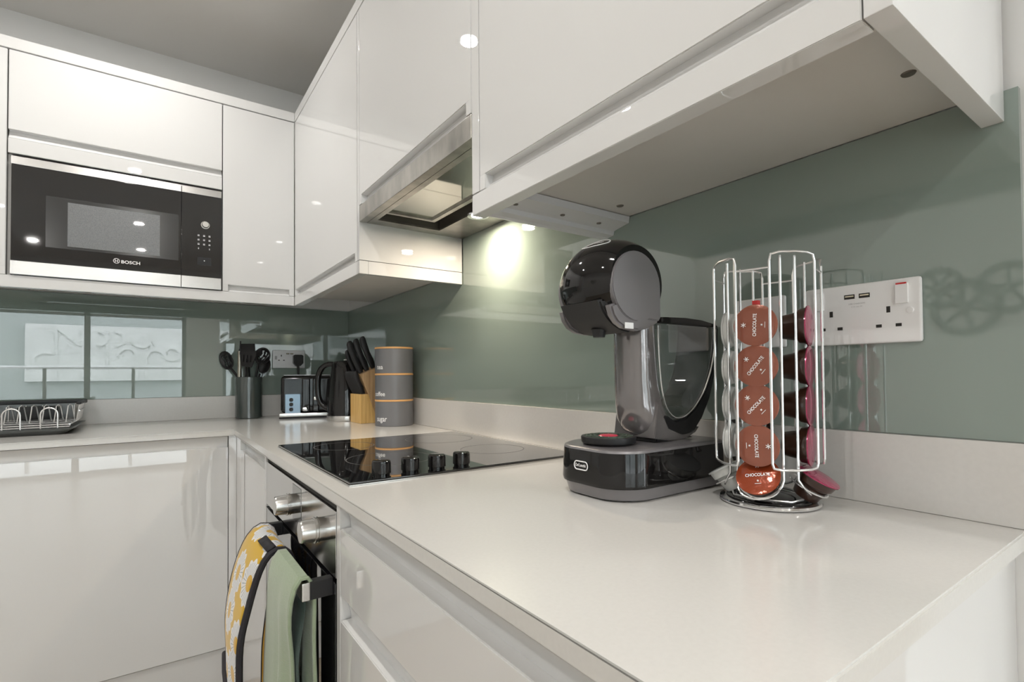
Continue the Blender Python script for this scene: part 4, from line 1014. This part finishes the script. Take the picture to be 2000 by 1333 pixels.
# power cord
MB().tube(resample([(-.066, -2.165, .912), (-.050, -2.176, .906), (-.030, -2.172, .915), (-.026, -2.155, .960), (-.027, -2.150, 1.0), (-.030, -2.150, 1.03), (-.036, -2.157, 1.040), (-.042, -2.168, 1.030), (-.045, -2.172, .99), (-.040, -2.176, .94), (-.038, -2.185, .908), (-.032, -2.20, .905)], 40), .0042, 10).obj('power_cord', RUB, cm)

# ------------------------------------------------------------------ capsule stand
SX, SY, SR = -.118, -2.270, .0655
st = thing('capsule_stand', 'revolving chrome wire stand for coffee capsules', 'capsule stand', (SX, SY, .9))
TH0 = math.radians(194)          # direction of the column that faces the camera
def sp(th, rad, lat, z):
    return Vector((SX + rad * math.cos(th) - lat * math.sin(th), SY + rad * math.sin(th) + lat * math.cos(th), z))
bs = MB().lathe([(0, 0), (.060, 0), (.0655, .001), (.0665, .003), (.0655, .0055), (.058, .0065), (0, .0065)], (SX, SY, .9003), 64).obj('base', CHROME, st)
MB().lathe([(0, .0066), (.057, .0066), (.0565, .008), (.040, .0085), (.036, .0105), (0, .0105)], (SX, SY, .9003), 64).obj('base_plate', BLKP, bs)
MB().lathe([(.042, 0), (.0445, .0012), (.047, 0)], (SX, SY, .9085), 64).obj('ring', CHROME, bs)
ZB0, ZT0 = .9560, 1.2440; GUARD, LATG = .0660, .0215
def corner(th, zb_, zt_, zback):
    # guard wire of column th (its right side) joined to the next column's left guard wire, at bottom and top
    th2 = th + PI / 2
    a = lambda z: sp(th, GUARD, LATG, z); b = lambda z: sp(th2, GUARD, -LATG, z)
    mid = lambda z: (sp(th, GUARD * .80, .043, z) + sp(th2, GUARD * .80, -.043, z)) / 2
    pts = [a(zt_ - .012), a(zb_ + .008), a(zb_ + .002).lerp(mid(zb_), .06), a(zb_).lerp(mid(zb_), .35), mid(zb_), b(zb_).lerp(mid(zb_), .35), b(zb_ + .002).lerp(mid(zb_), .06), b(zb_ + .008), b(zt_ - .012), b(zt_ - .003).lerp(mid(zt_), .08), b(zt_).lerp(mid(zt_), .4), mid(zt_), a(zt_).lerp(mid(zt_), .4), a(zt_ - .003).lerp(mid(zt_), .08)]
    MB().tube(pts, .0018, 8, True).obj('guard_wire', WIRE, st)
for k in range(4): corner(TH0 + k * PI / 2, ZB0, ZT0, 0)
for k in range(4):
    th = TH0 + k * PI / 2; rr_, lt = .044, .0292
    top = ZT0 - (.002 if k != 3 else 0)
    pts = [sp(th, rr_, lt, top), sp(th, rr_, lt, .945)]
    pts += [sp(th, rr_ + .014 * math.sin(a_), lt * math.cos(a_), .940 - .024 * math.sin(a_)) for a_ in [PI * q / 10 for q in range(11)]]
    pts += [sp(th, rr_, -lt, .945), sp(th, rr_, -lt, top)]
    MB().tube(pts, .0018, 8).obj('column_wire', WIRE, st)
    MB().tube([sp(th, GUARD, LATG, 1.2235), sp(th, GUARD, -LATG, 1.2235)], .0015, 6).obj('stop_wire', WIRE, st)
    MB().tube([sp(th, rr_ + .012, .010, .9165), sp(th, .052, 0, .9120), sp(th + PI / 4, .052, 0, .9105), sp(th + PI / 2, .052, 0, .9120)], .0016, 6).obj('foot_wire', WIRE, st)
MB().tube([(SX, SY, .91), (SX, SY, 1.05)], .004, 8).obj('spindle', CHROME, st)

# ------------------------------------------------------------------ capsules
def foil_mat(name, col, rough=.22, metal=.25, bs_=.5):
    return mat(name, col, rough, metal=metal, coat=.5, bump=(55, bs_))
CHOC = foil_mat('chocolate_brown_foil', (0.27, 0.080, 0.045))
CHOC2 = foil_mat('rust_red_foil', (0.30, 0.050, 0.015), .15)
PINK = foil_mat('magenta_foil', (0.42, 0.045, 0.12), .18, .5, .9)
WFOIL = foil_mat('white_foil', (0.62, 0.64, 0.64), .25)
BROWNB = mat('dark_brown_capsule', (0.040, 0.016, 0.009), 0.28, coat=.4)
WHITEB = mat('white_capsule', (0.70, 0.71, 0.69), 0.3, coat=.3)
CR_ = .0282
def capsule(pos, nrm, up, lidm, bodym, lab, group, word=None, rot=0, bulge=.0022):
    n = Vector(nrm).normalized(); x = Vector(up).cross(n).normalized(); y = n.cross(x)
    m = Matrix((x, y, n)).transposed().to_4x4(); m.translation = Vector(pos)
    t = thing('coffee_capsule', lab, 'coffee capsule', pos, group=group)
    mm = m.to_3x3().to_4x4()
    MB().lathe([(0, -.0345), (.0150, -.0345), (.0165, -.0330), (.0205, -.0130), (.0240, -.0115), (.0258, -.0020), (CR_ - .0004, -.0018), (CR_ - .0004, 0), (0, 0)], pos, 32, mm).obj('body', bodym, t)
    ld = MB().lathe([(CR_, -.0008), (CR_, .0004), (CR_ - .0014, .0009), (CR_ * .72, .0008 + bulge * .55), (CR_ * .38, .0006 + bulge * .9), (0, .0006 + bulge)], pos, 36, mm).obj('lid', lidm, t)
    if word:
        c_, s_ = math.cos(rot), math.sin(rot)
        def dfm(co):
            a, b = co.x * c_ - co.y * s_, co.x * s_ + co.y * c_
            r_ = math.hypot(a, b) / CR_
            h = .0012 + bulge * (1 - r_ ** 2 * .9) + .0003
            return m @ Vector((a, b, h))
        text_mesh('lettering', word, WT, .031, .0048, None, ld, deform=dfm, bold=.02)
        def dfl(co, o_=(0, .0145)):
            a0, b0 = co.x + o_[0], co.y + o_[1]; a, b = a0 * c_ - b0 * s_, a0 * s_ + b0 * c_
            return m @ Vector((a, b, .0018 + bulge * .6))
        q = MB()
        for kk in range(6):
            aa = 2 * PI * kk / 6
            q.tube([dfl(Vector((0, 0, 0))), dfl(Vector((.0034 * math.cos(aa), .0034 * math.sin(aa), 0)))], .0005, 5)
        q.obj('emblem', WT, ld)
        q = MB(); q.tube([dfl(Vector((-.004, -.0275, 0))), dfl(Vector((.004, -.0275, 0)))], .0004, 5).tube([dfl(Vector((0, -.0245, 0))), dfl(Vector((0, -.0225, 0)))], .0012, 5); q.obj('emblem', WT, ld)
    return t
zs = [1.1490, 1.0935, 1.0400, .9850]
ordn = ['topmost', 'second from the top', 'third from the top', 'fourth from the top']
RL = .0545
rots = [88, 52, 48, -88]
for i, z in enumerate(zs):
    n = sp(TH0, 1, 0, 0) - sp(TH0, 0, 0, 0)
    capsule(sp(TH0, RL, 0, z), n + Vector((0, 0, .02)), (0, 0, 1), CHOC, BROWNB, 'chocolate capsule with brown foil lid, %s in the front column' % ordn[i], 'chocolate capsules in the front column', 'CHOCOLATE', math.radians(rots[i]))
    th = TH0 + PI / 2; n = sp(th, 1, 0, 0) - sp(th, 0, 0, 0)
    capsule(sp(th, RL, 0, z - .001), n, (0, 0, 1), PINK, BROWNB, 'pink-lidded brown capsule, %s in the column by the socket' % ordn[i], 'pink capsules in the column by the socket')
    th = TH0 - PI / 2; n = sp(th, 1, 0, 0) - sp(th, 0, 0, 0)
    capsule(sp(th, RL, 0, z - .001), n, (0, 0, 1), WFOIL, WHITEB, 'white capsule, %s in the column beside the coffee machine' % ordn[i], 'white capsules in the column beside the coffee machine')
n = sp(TH0, 1, 0, 0) - sp(TH0, 0, 0, 0)
capsule(sp(TH0, .0535, 0, .9440), n * .78 + Vector((0, 0, .62)), (0, 0, 1), CHOC2, BROWNB, 'rust red chocolate capsule tilted up at the foot of the front column', 'tilted bottom capsules', 'CHOCOLATE', math.radians(12))
th = TH0 + PI / 2; n = sp(th, 1, 0, 0) - sp(th, 0, 0, 0)
capsule(sp(th, .0620, 0, .9435), n * .50 + Vector((0, 0, .87)), (0, 0, 1), PINK, BROWNB, 'pink-lidded capsule tilted outwards at the foot of the column by the socket', 'tilted bottom capsules')
th = TH0 - PI / 2; n = sp(th, 1, 0, 0) - sp(th, 0, 0, 0)
capsule(sp(th, .0600, 0, .9430), n * .50 + Vector((0, 0, .87)), (0, 0, 1), WFOIL, WHITEB, 'white capsule tilted outwards at the foot of the column by the coffee machine', 'tilted bottom capsules')
for k, th in ((0, TH0), (1, TH0 + PI / 2), (3, TH0 - PI / 2)):
    MB().tube([sp(th, .050 + .0275 * math.cos(a) * .8, .0255 * math.sin(a), .9290 - .0125 * math.cos(a)) for a in [2 * PI * q / 28 for q in range(28)]], .0015, 6, True).obj('cradle_ring', WIRE, st)
box('clip', RED, *(lambda p: (p.x - .003, p.x + .003, p.y - .004, p.y + .004, 1.177, 1.183))(sp(TH0, RL - .006, 0, 0)), st)
